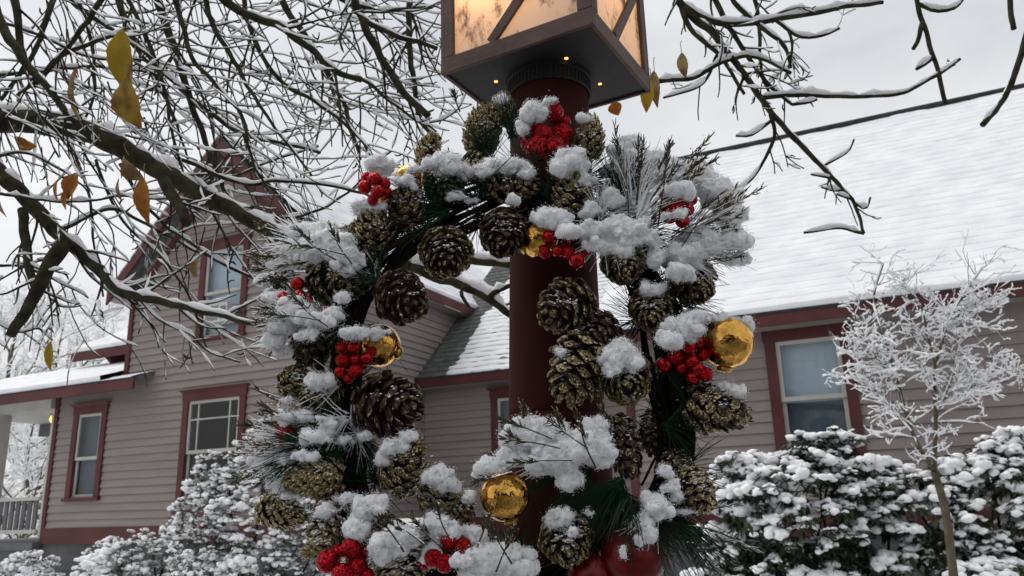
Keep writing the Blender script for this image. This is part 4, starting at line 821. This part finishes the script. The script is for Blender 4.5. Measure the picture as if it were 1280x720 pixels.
def cone(px, py, L_, W_, ang, tilt, kind='g', var=0, dy=0.0):
    Y = YW+dy; S = pxm(px, py, Y); a = math.radians(ang); t = math.radians(tilt)
    ax = (cright*math.cos(a)-cup*math.sin(a))*math.cos(t)-fwd*math.sin(t)
    var = {0: (0, 3, 4), 1: (1, 3), 2: (2, 4)}[var][int(px+py) % (3 if var == 0 else 2)]
    o = link('pine_cone', CM[kind][var], wreath); q = Vector(ax).to_track_quat('Z', 'Y') @ Matrix.Rotation(random.uniform(0, 6.28), 3, 'Z').to_quaternion()
    o.rotation_mode = 'QUATERNION'; o.rotation_quaternion = q; o.location = wl_(at(px, py, Y)); o.scale = (W_*S*random.uniform(.95, 1.1), W_*S*random.uniform(.95, 1.08), L_*S*1.02); return o
CONES = [
 (603, 162, 62, 46, -85, 10, 'f', 2, .05), (628, 138, 44, 34, -80, 20, 'f', 2, .06), (536, 188, 44, 32, -75, 15, 'g', 0, .04), (556, 230, 56, 52, 60, 50, 'm', 0, 0), (636, 230, 74, 52, 5, 15, 'm', 0, 0),
 (508, 258, 54, 50, -95, 40, 'm', 2, -.01), (467, 289, 64, 56, -80, 30, 'g', 0, 0), (558, 317, 64, 66, 70, 55, 'm', 0, -.01), (630, 293, 70, 58, 95, 55, 'b', 1, -.02), (503, 373, 72, 66, 30, 50, 'b', 1, -.02),
 (420, 350, 72, 62, 20, 20, 'm', 0, 0), (392, 425, 66, 58, 110, 30, 'b', 2, .02), (368, 476, 46, 40, -60, 30, 'g', 2, .02), (400, 494, 54, 50, 150, 55, 'f', 0, 0), (487, 506, 86, 78, 5, 30, 'b', 1, -.01),
 (506, 580, 84, 58, -70, 12, 'g', 0, -.01), (396, 598, 78, 50, 175, 8, 'g', 2, -.01), (352, 640, 64, 44, 10, 12, 'g', 2, .02), (415, 655, 68, 56, 125, 40, 'f', 1, -.01), (402, 682, 50, 34, 160, 10, 'g', 2, -.02),
 (472, 656, 40, 38, 90, 60, 'g', 0, -.03), (548, 614, 62, 48, -80, 25, 'f', 0, -.02), (572, 640, 56, 40, 80, 20, 'm', 0, 0), (502, 708, 50, 74, 80, 40, 'f', 0, -.03), (708, 675, 64, 66, 90, 62, 'f', 1, -.02),
 (776, 556, 82, 54, 70, 25, 'b', 1, -.01), (848, 590, 60, 50, 40, 20, 'b', 2, .01), (868, 612, 60, 50, 55, 35, 'g', 1, -.01), (895, 512, 84, 58, 8, 15, 'm', 1, -.01), (782, 474, 58, 64, 85, 62, 'f', 2, -.03),
 (722, 462, 92, 74, 115, 22, 'g', 1, -.03), (706, 384, 74, 64, 150, 35, 'm', 1, -.02), (745, 420, 60, 54, 130, 25, 'b', 1, .0), (814, 388, 56, 52, 95, 50, 'g', 2, -.01), (780, 330, 52, 54, 60, 55, 'f', 2, -.02),
 (866, 352, 60, 58, 75, 45, 'm', 2, 0), (716, 242, 58, 50, -85, 25, 'g', 0, -.01), (737, 172, 58, 40, -88, 10, 'g', 0, .02), (445, 300, 50, 46, 180, 20, 'm', 0, .03), (600, 210, 50, 44, 40, 30, 'm', 2, .04), (790, 250, 50, 46, -60, 20, 'm', 0, .04), (525, 700, 60, 46, 30, 20, 'b', 0, .02), (445, 560, 56, 46, 60, 20, 'b', 2, .03), (820, 540, 60, 46, 100, 20, 'b', 0, .04)]
dust = MB(); dv, df = ICO[1]
for c in CONES:
    cone(*c); S = pxm(c[0], c[1], YW+c[8])
    for q in range(26):
        a = rng.uniform(-2.8, -.3); u = rng.uniform(.25, .98); x = c[0]+math.cos(a)*max(c[2], c[3])*.46*u; y = c[1]+math.sin(a)*min(c[2], c[3])*.46*u; r_ = rng.uniform(.0005, .0017)
        p = at(x, y, YW+c[8]-math.sqrt(max(0, 1-u*u))*min(c[2], c[3])*.5*S-.001); dust.add(wl_(dv*[r_*1.3, r_, r_*.7]*(1+.35*rng.normal(0, 1, (len(dv), 1)).clip(-1, 1))+p), df)

dust.build('snow_dust', M['snow'], wreath)['kind'] = 'stuff'
# vine ring inside, twisted dark canes
RING = [(655, 235), (575, 262), (505, 300), (455, 365), (432, 440), (425, 520), (432, 600), (470, 665), (540, 712), (620, 735), (700, 728), (770, 690), (825, 625), (845, 550), (838, 470), (822, 395), (790, 325), (735, 265), (655, 235)]
canes = MB(); RC = spline(RING, 120)
for i in range(46):
    p0 = int(rng.integers(0, 120)); m_ = int(rng.integers(40, 100)); ph = rng.uniform(0, 6.28); tw = rng.uniform(.05, .14)*rng.choice((-1, 1)); rad = rng.uniform(6, 32); P = []
    for k in range(m_):
        c = RC[(p0+k) % 119]; c2 = RC[(p0+k+1) % 119]; t = unit(c2-c); nrm = np.array([-t[1], t[0]]); an = ph+tw*k; rr_ = rad*(1+.25*noise.noise(Vector((k*.12, i, 0))))
        q = c+nrm*math.cos(an)*rr_; P.append(at(q[0], q[1], YW+.025+math.sin(an)*rr_*.0011))
    canes.tube(wl_(P), rng.uniform(.0016, .0042), 6)
canes.build('vine_ring', M['vine'], wreath, True)

# needle sprays and gilded sprigs
def blade(mb, P, w0, tipv=None):
    n = len(P); mb.tube(P, np.linspace(w0, w0*.45, n), 3, tip=np.zeros(n) if tipv is None else np.linspace(0, 1, n)**2*tipv)
def spray(px, py, a0, a1, ln, n, dy=-.02, mat='needle', w0=.00065, toward=(-.2, .6), tipv=0.0):
    """fan of long soft needles from one point; image angles in degrees"""
    mb = MB(); c = at(px, py, YW+dy); S = pxm(px, py, YW)
    for i in range(n):
        a = math.radians(rng.uniform(a0, a1)); t = rng.uniform(*toward); L_ = ln*S*rng.uniform(.6, 1.1); d = unit(cright*math.cos(a)-cup*math.sin(a)-fwd*t)
        o = c+rng.normal(0, 3*S, 3); P = spline([o, o+d*L_*.5+rng.normal(0, .03, 3)*L_, o+d*L_+rng.normal(0, .06, 3)*L_-[0, 0, .06*L_]], 6); blade(mb, wl_(P), w0, tipv)
    return mb.build('needle_spray', M[mat], wreath)
def sprig(px, py, ang, ln, dy=0.0, n=26, bushy=9, fan=.5, tuft=.55):
    """stiff stalk with short upright needles crowding its tip, gilded"""
    mb = MB(); S = pxm(px, py, YW); a = math.radians(ang); d = unit(cright*math.cos(a)-cup*math.sin(a)-fwd*rng.uniform(-.2, .35)); o = at(px, py, YW+dy); L_ = ln*S
    P = spline([o, o+d*L_*.5+rng.normal(0, .03, 3)*L_, o+d*L_+rng.normal(0, .05, 3)*L_], 10); mb.tube(wl_(P), np.linspace(.0011, .0007, 10), 4, tip=np.linspace(.2, 1, 10))
    for k in range(n):
        t = tuft+(1-tuft)*rng.random(); p = P[0]+(P[-1]-P[0])*t; dd = unit(d+rng.normal(0, fan, 3)); b2 = bushy*S*rng.uniform(.6, 1.2); blade(mb, wl_(np.array([p, p+dd*b2*.6, p+dd*b2+d*b2*.3])), .0010, 1.0)
    return mb.build('gilded_sprig', M['sprig'], wreath)
for s_ in [(770, 612, 20, 170, 95, 150, -.01), (775, 600, 60, 175, 70, 110, -.02), (835, 640, 25, 62, 95, 90, -.02), (810, 620, 40, 120, 90, 80, 0), (735, 590, 60, 150, 80, 60, 0), (640, 170, -115, -60, 60, 60, .03), (610, 200, -130, -50, 55, 70, .03), (775, 250, -120, -30, 70, 110, .0), (790, 290, -60, 40, 80, 90, .02), (720, 230, -60, 20, 70, 70, .02),
           (560, 265, 140, 220, 70, 60, 0), (520, 290, 100, 200, 60, 60, .02), (405, 560, 150, 210, 80, 90, -.01), (400, 545, 110, 165, 85, 60, 0), (440, 540, 20, 120, 60, 80, .01), (470, 410, 60, 200, 55, 80, .02), (430, 620, 20, 160, 60, 70, .01), (560, 690, 150, 330, 60, 70, .01), (640, 700, 180, 330, 70, 80, .01), (700, 600, 150, 250, 70, 60, .01),
           (830, 450, 20, 160, 60, 80, .02), (800, 400, 100, 250, 60, 60, .02), (850, 300, -80, 30, 70, 80, .02), (400, 300, 150, 260, 70, 60, .02), (380, 400, 150, 260, 60, 50, .02), (750, 520, 20, 160, 50, 60, .02), (470, 600, 0, 360, 50, 80, .02), (440, 480, 0, 360, 50, 80, .03), (830, 520, 0, 360, 50, 80, .03), (820, 350, 0, 360, 50, 70, .03), (600, 270, 0, 360, 50, 70, .03)]: spray(*s_)
for s_ in [(790, 265, -115, -25, 88, 60, -.01), (845, 300, -50, 28, 88, 50, -.02), (800, 270, -90, -20, 66, 26, -.04), (850, 320, -30, 40, 66, 24, -.035), (690, 578, 150, 285, 48, 90, -.04), (395, 310, 150, 240, 65, 90, .0), (390, 405, 155, 225, 70, 90, .0), (385, 560, 150, 215, 80, 110, -.005), (820, 640, 100, 160, 45, 40, -.05), (450, 545, 0, 360, 40, 40, .0), (760, 290, -30, 200, 50, 70, -.03)]: spray(*s_[:7], mat='snow', w0=.0008, toward=(-.3, .5))
for s_ in [(782, 628, 50, 130, 62, 34, -.06), (805, 640, 20, 70, 95, 50, -.04)]: spray(*s_, tipv=1.2, mat='needle_gilt')
for i in range(46):
    c = RC[int(i*119/46)]; o_ = math.degrees(math.atan2(c[1]-470, c[0]-640)); rd = rng.normal(0, 14, 2)
    spray(c[0]+rd[0], c[1]+rd[1], o_-75, o_+75, rng.uniform(45, 78), 46, rng.uniform(-.015, .035), 'needle', .0007, (-.3, .6))
    if i % 2 and (c[0] < 480 or (c[0] > 730 and c[1] < 340)): spray(c[0]+rd[1], c[1]+rd[0], o_-60, o_+60, rng.uniform(40, 70), 26, rng.uniform(-.02, .02), 'snow', .0008, (-.3, .5))
SPR = []
for i in range(11): SPR.append((785+rng.uniform(-18, 40), 262+rng.uniform(-10, 25), rng.uniform(-105, -32), rng.uniform(75, 118), rng.uniform(-.05, -.005)))
for i in range(9): SPR.append((835+rng.uniform(-15, 15), 300+rng.uniform(-20, 35), rng.uniform(-60, 25), rng.uniform(70, 110), rng.uniform(-.05, -.01)))
for i in range(9): SPR.append((405+rng.uniform(-12, 20), 300+rng.uniform(-20, 40), rng.uniform(170, 235), rng.uniform(50, 85), rng.uniform(-.02, .03)))
for i in range(10): SPR.append((400+rng.uniform(-12, 14), 400+rng.uniform(-20, 30), rng.uniform(160, 215), rng.uniform(50, 85), rng.uniform(-.02, .03)))
for i in range(9): SPR.append((400+rng.uniform(-12, 14), 560+rng.uniform(-40, 20), rng.uniform(160, 235), rng.uniform(55, 100), rng.uniform(-.02, .03)))
for i in range(12): SPR.append((385+rng.uniform(-12, 14), 555+rng.uniform(-30, 45), rng.uniform(150, 225), rng.uniform(50, 95), rng.uniform(-.02, .03)))
for i in range(8): SPR.append((380+rng.uniform(-12, 14), 330+rng.uniform(-40, 60), rng.uniform(165, 225), rng.uniform(40, 75), rng.uniform(-.02, .03)))
for i in range(7): SPR.append((680+rng.uniform(-30, 40), 575+rng.uniform(-12, 14), rng.uniform(170, 290), rng.uniform(45, 70), -.04))
SPR += [(770, 570, -105, 50, -.05), (762, 560, -100, 45, -.05), (560, 690, 225, 60, -.05), (590, 700, -70, 70, -.05), (575, 140, -110, 25, .03), (700, 560, 190, 62, -.085), (690, 548, 205, 60, -.08), (715, 575, 180, 70, -.09), (735, 560, 215, 55, -.085), (745, 585, 250, 60, -.085), (640, 590, 172, 40, -.08), (420, 325, 215, 60, -.06), (430, 318, 190, 66, -.06), (440, 330, 240, 50, -.06), (400, 400, 190, 60, -.06), (410, 408, 215, 55, -.06), (505, 690, 235, 48, -.09), (530, 680, 215, 50, -.09), (640, 705, 240, 50, -.08), (620, 715, 290, 50, -.08), (560, 670, 250, 40, -.08), (845, 655, 12, 90, -.02), (850, 670, 35, 60, -.02), (850, 640, -5, 80, -.02)]
for s_ in SPR: sprig(*s_)

# baubles
sv, sf = ICO[4]
def bauble(px, py, rp, mat='gold_ball', dy=-.02, name='gold_ball', cap=None):
    S = pxm(px, py, YW+dy); b = MB(); b.add(sv, sf); o = b.build(name, M[mat], wreath, True, wl_(at(px, py, YW+dy))); o.scale = (rp*S,)*3
    if cap is not None:
        a = math.radians(cap); d = unit(cright*math.cos(a)-cup*math.sin(a)-fwd*.15); k = MB(); k.tube([d*.97, d*1.02, d*1.10, d*1.14], [.30, .30, .26, .12], 16); c = k.build('ball_cap', M['gold_cap'], o, True)
        k = MB(); th = np.linspace(0, 6.283, 13); e = unit(np.cross(d, fwd)); k.tube([d*1.16+d*.09*math.cos(t)+e*.09*math.sin(t) for t in th], .018, 5); k.build('ball_loop', M['gold_cap'], o, True)
    return o
bauble(909, 428, 33, dy=-.02, cap=98); bauble(631, 620, 31, dy=-.035, cap=75); bauble(474, 432, 27, dy=.0, cap=20); bauble(674, 300, 24, dy=-.01, cap=150); bauble(511, 224, 18, dy=.02, cap=40); bauble(482, 250, 10, dy=-.005, cap=120)
bauble(790, 696, 42, 'red_big', -.01, 'red_ball', cap=-80); bauble(742, 722, 34, 'red_big', 0, 'red_ball', cap=-70)
# berry clusters: wires with balls of their own
BM = {}
for k in ('red_glitter', 'red_gloss'):
    b = MB(); v, f = ICO[3]; b.add(v, f); BM[k] = b.mesh('berry_'+k, M[k], True)
def cluster(px, py, offs, dy=-.03, mats=('red_glitter',)):
    S = pxm(px, py, YW+dy); c = at(px, py, YW+dy); wm = MB(); pos = []
    for (ox, oy, rp, dd) in offs:
        p = at(px+ox, py+oy, YW+dy+dd); pos.append((p, rp*S)); wm.tube(wl_(spline([c+fwd*.03, (p+c)/2+fwd*.018, p], 6)), .0008, 5)
    o = wm.build('berry_cluster', M['wire'], wreath)
    for i, (p, r_) in enumerate(pos):
        q = link('berry', BM[mats[i % len(mats)]], o); q.location = wl_(p); q.scale = (r_,)*3; q.rotation_euler = (rng.uniform(0, 6), rng.uniform(0, 6), rng.uniform(0, 6))
G, H_ = 'red_glitter', 'red_gloss'
cluster(470, 232, [(-14, 2, 9, 0), (-2, -8, 9, -.005), (10, -2, 8.5, .004), (2, 8, 9, -.01), (-12, -10, 7, .01), (14, 9, 7, .006), (-4, 18, 7, .0)])
cluster(683, 165, [(-18, -6, 14, 0), (8, -24, 14, .0), (18, 4, 16, .01), (-10, 20, 17, -.005), (10, 18, 14, -.012), (-4, 2, 12, -.01), (-20, 14, 13, .01), (22, -12, 9, .01)], dy=.0)
cluster(370, 363, [(2, -8, 9, 0), (4, 6, 8, -.004), (-16, 9, 7.5, 0), (16, 12, 6, .004)], mats=(H_,), dy=-.02)
cluster(440, 446, [(-12, -12, 9, 0), (2, -12, 8.5, -.004), (-12, 4, 9, -.004), (-14, 18, 8, 0), (4, 18, 9, -.008), (18, 2, 8.5, -.004), (24, -6, 7, .004), (4, 4, 8, .0), (-4, 27, 7, 0), (12, 10, 7, .006)], mats=(G, H_))
cluster(357, 542, [(0, 0, 14, 0), (-10, -6, 8, .01)], dy=-.01)
cluster(430, 698, [(-20, 4, 15, 0), (8, -12, 13, -.005), (16, 10, 14, .0), (-2, 20, 14, -.01), (-8, -8, 10, .006), (26, -8, 9, .006), (28, 22, 10, 0)], dy=-.05, mats=(G,))
cluster(556, 690, [(6, -14, 12, 0), (22, -8, 11, .0), (-14, 8, 12, -.005), (0, 14, 12, -.008), (-26, 14, 9, .004), (14, 6, 9, .006), (-8, -6, 8, .006), (34, 2, 6, .01)], dy=-.05)
cluster(705, 312, [(-18, -16, 9.5, -.005), (-24, 4, 8, 0), (-8, 2, 8, -.004), (6, 4, 9, -.006), (16, 14, 10, -.01), (26, 2, 8, .0), (10, -20, 8, .006), (2, -10, 7, .006), (30, -14, 7, .01)], mats=(H_, G))
cluster(845, 258, [(-12, -14, 9, 0), (6, -10, 9, -.004), (14, 4, 9, 0), (-8, 12, 10, -.006), (8, 18, 9, -.004), (-16, 0, 8, .004), (0, 2, 9, -.01), (20, -8, 7, .006)], dy=-.035)
cluster(858, 448, [(-28, 8, 10, -.002), (-14, -2, 10, -.006), (2, -14, 10.5, -.006), (14, -20, 9.5, .0), (20, -4, 9, .002), (6, 4, 10, -.004), (14, 14, 9.5, -.008), (24, 20, 9.5, -.012), (8, 24, 9, -.004), (-6, 12, 9, .002), (-20, -14, 8, .004)], mats=(H_, G, H_))

# ------------------------------------------------------------------ fresh snow on the wreath
TV = rng.normal(0, 1, (64, 4, 3)); TV /= np.linalg.norm(TV, axis=2)[:, :, None]
def clump(items, seed=0):
    """heap of fluffy snow from overlapping entries (px, py, w, h, dy): lumps fused by a voxel remesh, smoothed, edged with loose crystals"""
    r = np.random.default_rng(int(items[0][0]*7+items[0][1]*13+seed)); b = MB(); v, f = ICO[2]; Zv = np.array([0, 0, 1.0]); Yv = np.array([0, 1.0, 0])
    for (px, py, wx, hy, dy) in items:
        S = pxm(px, py, YW+dy); c = at(px, py, YW+dy); mn = min(wx, hy); n = max(6, min(14, int(wx*hy/130)))
        b.add(v*[wx*.40*S, mn*.42*S, hy*.36*S]+c, f)
        for i in range(n):
            a = 6.283*(i+r.uniform(0, .7))/n; q = r.uniform(.35, .85); rr = mn*.5*r.uniform(.30, .62)*(1.2-.5*q)
            p = c+cright*(math.cos(a)*q*wx*.5*S)+Zv*(math.sin(a)*q*hy*.46*S)+Yv*r.normal(0, .14)*mn*S
            b.add(v*[rr*S*r.uniform(.9, 1.4), rr*S, rr*S*r.uniform(.7, 1.0)]+p, f)
    me = b.mesh('tmp', None); ob = bpy.data.objects.new('tmp', me); COL.objects.link(ob)
    md = ob.modifiers.new('r', 'REMESH'); md.mode = 'VOXEL'; md.voxel_size = .0016
    ms = ob.modifiers.new('s', 'SMOOTH'); ms.factor = .5; ms.iterations = 7
    dg = bpy.context.evaluated_depsgraph_get(); ev = ob.evaluated_get(dg); m2 = bpy.data.meshes.new_from_object(ev); nv = len(m2.vertices)
    co = np.empty(nv*3, np.float32); m2.vertices.foreach_get('co', co); co = co.reshape(-1, 3).astype(float); no = np.empty(nv*3, np.float32); m2.vertex_normals.foreach_get('vector', no); no = no.reshape(-1, 3)
    np_ = len(m2.polygons); lv = np.empty(len(m2.loops), np.int32); m2.loops.foreach_get('vertex_index', lv)
    d = np.array([noise.noise(Vector(p*32))*.0060+noise.noise(Vector(p*75))*.0036+noise.noise(Vector(p*190))*.0026+noise.noise(Vector(p*480))*.0018 for p in co])
    co2 = co+no*(d[:, None]+.0006); bpy.data.objects.remove(ob); bpy.data.meshes.remove(me)
    out_ = MB(); out_.add(wl_(co2), lv.reshape(-1, 4) if len(lv) == np_*4 else lv.reshape(-1, 3))
    k = min(6000, int(nv*.6)); ids = r.integers(0, nv, k)     # crystals standing off the surface, mostly on the rim and below
    off = np.abs(r.normal(0, .0021, k)); sz_ = r.uniform(.0004, .0013, k); C_ = co2[ids]+no[ids]*off[:, None]+r.normal(0, .0005, (k, 3))
    TT = TV[r.integers(0, 64, k)]*sz_[:, None, None]+C_[:, None, :]; bf = np.array([(0, 1, 2), (0, 2, 3), (0, 3, 1), (1, 3, 2)])
    out_.add(wl_(TT.reshape(-1, 3)), (bf[None]+(np.arange(k)*4)[:, None, None]).reshape(-1, 3))
    bpy.data.meshes.remove(m2)
    return out_.build('snow_clump', M['snow'], wreath, True)
CL = [
 (475, 208, 46, 26, -.01), (507, 228, 34, 24, -.03), (520, 212, 26, 14, .0), (461, 260, 58, 26, -.02), (555, 204, 48, 30, -.03), (580, 214, 30, 24, -.02), (632, 206, 76, 24, -.03), (605, 212, 34, 22, -.03), (660, 216, 30, 18, -.03), (628, 124, 26, 16, .04), (668, 138, 34, 34, -.02), (688, 126, 26, 14, -.02), (655, 160, 16, 34, -.01),
 (735, 148, 26, 12, .0), (713, 206, 48, 38, -.035), (730, 224, 26, 24, -.03), (690, 272, 56, 28, -.04), (712, 290, 34, 18, -.05),
 (785, 200, 50, 60, .03), (808, 215, 44, 54, .03), (770, 240, 50, 44, .02), (838, 212, 50, 44, .025), (868, 222, 60, 54, .02), (898, 245, 52, 50, .01), (912, 270, 40, 36, .01), (845, 238, 46, 22, -.055), (842, 268, 40, 16, -.06), (770, 285, 90, 40, -.04), (740, 290, 60, 28, -.04), (800, 296, 66, 30, -.05), (755, 308, 60, 24, -.04), (820, 320, 24, 44, -.04), (860, 318, 58, 40, -.03), (850, 340, 44, 24, -.05), (880, 305, 60, 34, -.02), (905, 300, 50, 26, -.02), (915, 325, 46, 20, -.01), (928, 304, 30, 16, -.02),
 (780, 312, 36, 20, -.045), (815, 362, 40, 26, -.035), (856, 408, 56, 36, -.05), (838, 424, 40, 24, -.06), (875, 396, 40, 20, -.05), (905, 398, 48, 16, -.035), (932, 404, 22, 20, -.03), (776, 444, 44, 40, -.055), (762, 462, 20, 24, -.06), (790, 452, 26, 22, -.06), (700, 440, 16, 18, -.06), (916, 490, 36, 24, -.03), (905, 482, 22, 16, -.03),
 (408, 308, 72, 44, -.03), (430, 322, 46, 36, -.03), (385, 290, 50, 30, -.01), (372, 312, 40, 26, -.01), (400, 285, 40, 24, .0), (350, 330, 40, 18, .0), (342, 372, 44, 18, -.01), (372, 388, 56, 32, -.03), (395, 400, 44, 30, -.04), (350, 408, 44, 22, -.02), (415, 392, 30, 22, -.04), (340, 425, 36, 18, -.01), (385, 418, 36, 20, -.045), (425, 372, 24, 14, -.04),
 (444, 416, 50, 24, -.05), (468, 414, 40, 22, -.04), (400, 476, 44, 22, -.03), (372, 522, 50, 26, -.02), (350, 520, 40, 18, 0), (395, 545, 50, 26, -.03), (335, 548, 40, 20, -.01), (325, 575, 40, 16, -.01), (380, 570, 46, 20, -.03), (410, 530, 30, 22, -.03), (430, 550, 30, 16, -.02), (455, 545, 24, 14, -.02), (345, 605, 40, 18, -.01),
 (330, 530, 36, 14, .0), (318, 556, 30, 12, -.01), (352, 575, 40, 16, -.02), (360, 500, 30, 14, 0), (338, 392, 30, 14, 0), (330, 350, 30, 12, 0), (362, 285, 34, 16, .01), (356, 440, 30, 14, 0), (365, 620, 30, 14, -.01), (492, 556, 34, 30, -.04), (510, 546, 30, 16, -.04), (480, 575, 20, 22, -.03), (545, 594, 44, 26, -.04), (560, 606, 32, 22, -.04), (585, 622, 22, 20, -.04), (430, 625, 40, 22, -.03), (410, 640, 40, 22, -.04), (468, 632, 46, 30, -.05), (448, 660, 30, 34, -.05), (455, 640, 26, 26, -.05), (500, 674, 66, 40, -.06), (480, 690, 40, 30, -.06), (530, 664, 40, 24, -.04), (548, 654, 46, 34, -.05), (556, 664, 50, 30, -.05), (590, 670, 40, 26, -.04), (538, 690, 24, 40, -.05), (614, 700, 60, 46, -.05), (640, 690, 44, 32, -.04), (600, 712, 40, 36, -.05), (640, 712, 60, 30, -.05), (580, 702, 30, 20, -.07),
 (618, 582, 50, 24, -.06), (640, 572, 50, 26, -.055), (604, 592, 20, 22, -.05), (660, 548, 66, 44, -.055), (690, 540, 60, 40, -.05), (700, 572, 70, 52, -.06), (725, 560, 50, 46, -.06), (715, 600, 40, 26, -.06), (745, 540, 40, 40, -.05), (752, 560, 30, 46, -.055), (672, 580, 30, 24, -.06), (660, 530, 34, 18, -.05),
 (700, 646, 44, 28, -.05), (718, 664, 18, 16, -.07), (690, 655, 24, 22, -.05), (735, 640, 16, 14, -.06), (820, 632, 34, 36, -.05), (806, 650, 22, 30, -.055), (838, 610, 26, 22, -.05), (830, 590, 20, 18, -.05), (812, 668, 14, 24, -.06), (779, 690, 10, 20, -.055), (800, 676, 12, 22, -.055), (860, 640, 40, 12, -.03), (845, 620, 20, 18, -.04),
 (640, 250, 20, 10, -.04), (590, 250, 26, 12, -.01), (570, 244, 30, 16, -.02), (765, 250, 30, 30, -.02), (740, 262, 30, 26, -.03), (800, 262, 20, 34, -.02)]
left = list(CL); groups = []
while left:                                              # entries that touch at one depth become one heap
    g = [left.pop()]; k = 0
    while k < len(g):
        a = g[k]; near = [c for c in left if abs(c[0]-a[0]) < .42*(c[2]+a[2]) and abs(c[1]-a[1]) < .42*(c[3]+a[3]) and abs(c[4]-a[4]) < .022]
        for c in near: left.remove(c)
        g += near; k += 1
    groups.append(g)
for g in groups: clump(g)
# crumbs of snow caught on sprays and canes
cr_ = MB(); v, f = ICO[1]
for i in range(900):
    k = rng.integers(0, len(SPR)); s_ = SPR[k]; t = rng.uniform(.15, 1); a = math.radians(s_[2]); x = s_[0]+math.cos(a)*s_[3]*t+rng.normal(0, 2.5); y = s_[1]+math.sin(a)*s_[3]*t+rng.normal(0, 2.5)-2
    r_ = rng.uniform(.0004, .0015); cr_.add(wl_(v*[r_, r_, r_*.8]*(1+.3*rng.normal(0, 1, (len(v), 1)).clip(-1, 1))+at(x, y, YW+s_[4]-rng.uniform(0, .02))), f)
for i in range(160):
    c = RC[int(rng.integers(0, 119))]; x, y = c+rng.normal(0, 26, 2); r_ = rng.uniform(.0004, .0012); cr_.add(wl_(v*[r_, r_, r_*.8]*(1+.3*rng.normal(0, 1, (len(v), 1)).clip(-1, 1))+at(x, y, YW+rng.uniform(-.045, .02))), f)
cr_.build('snow_crumbs', M['snow'], wreath)['kind'] = 'stuff'
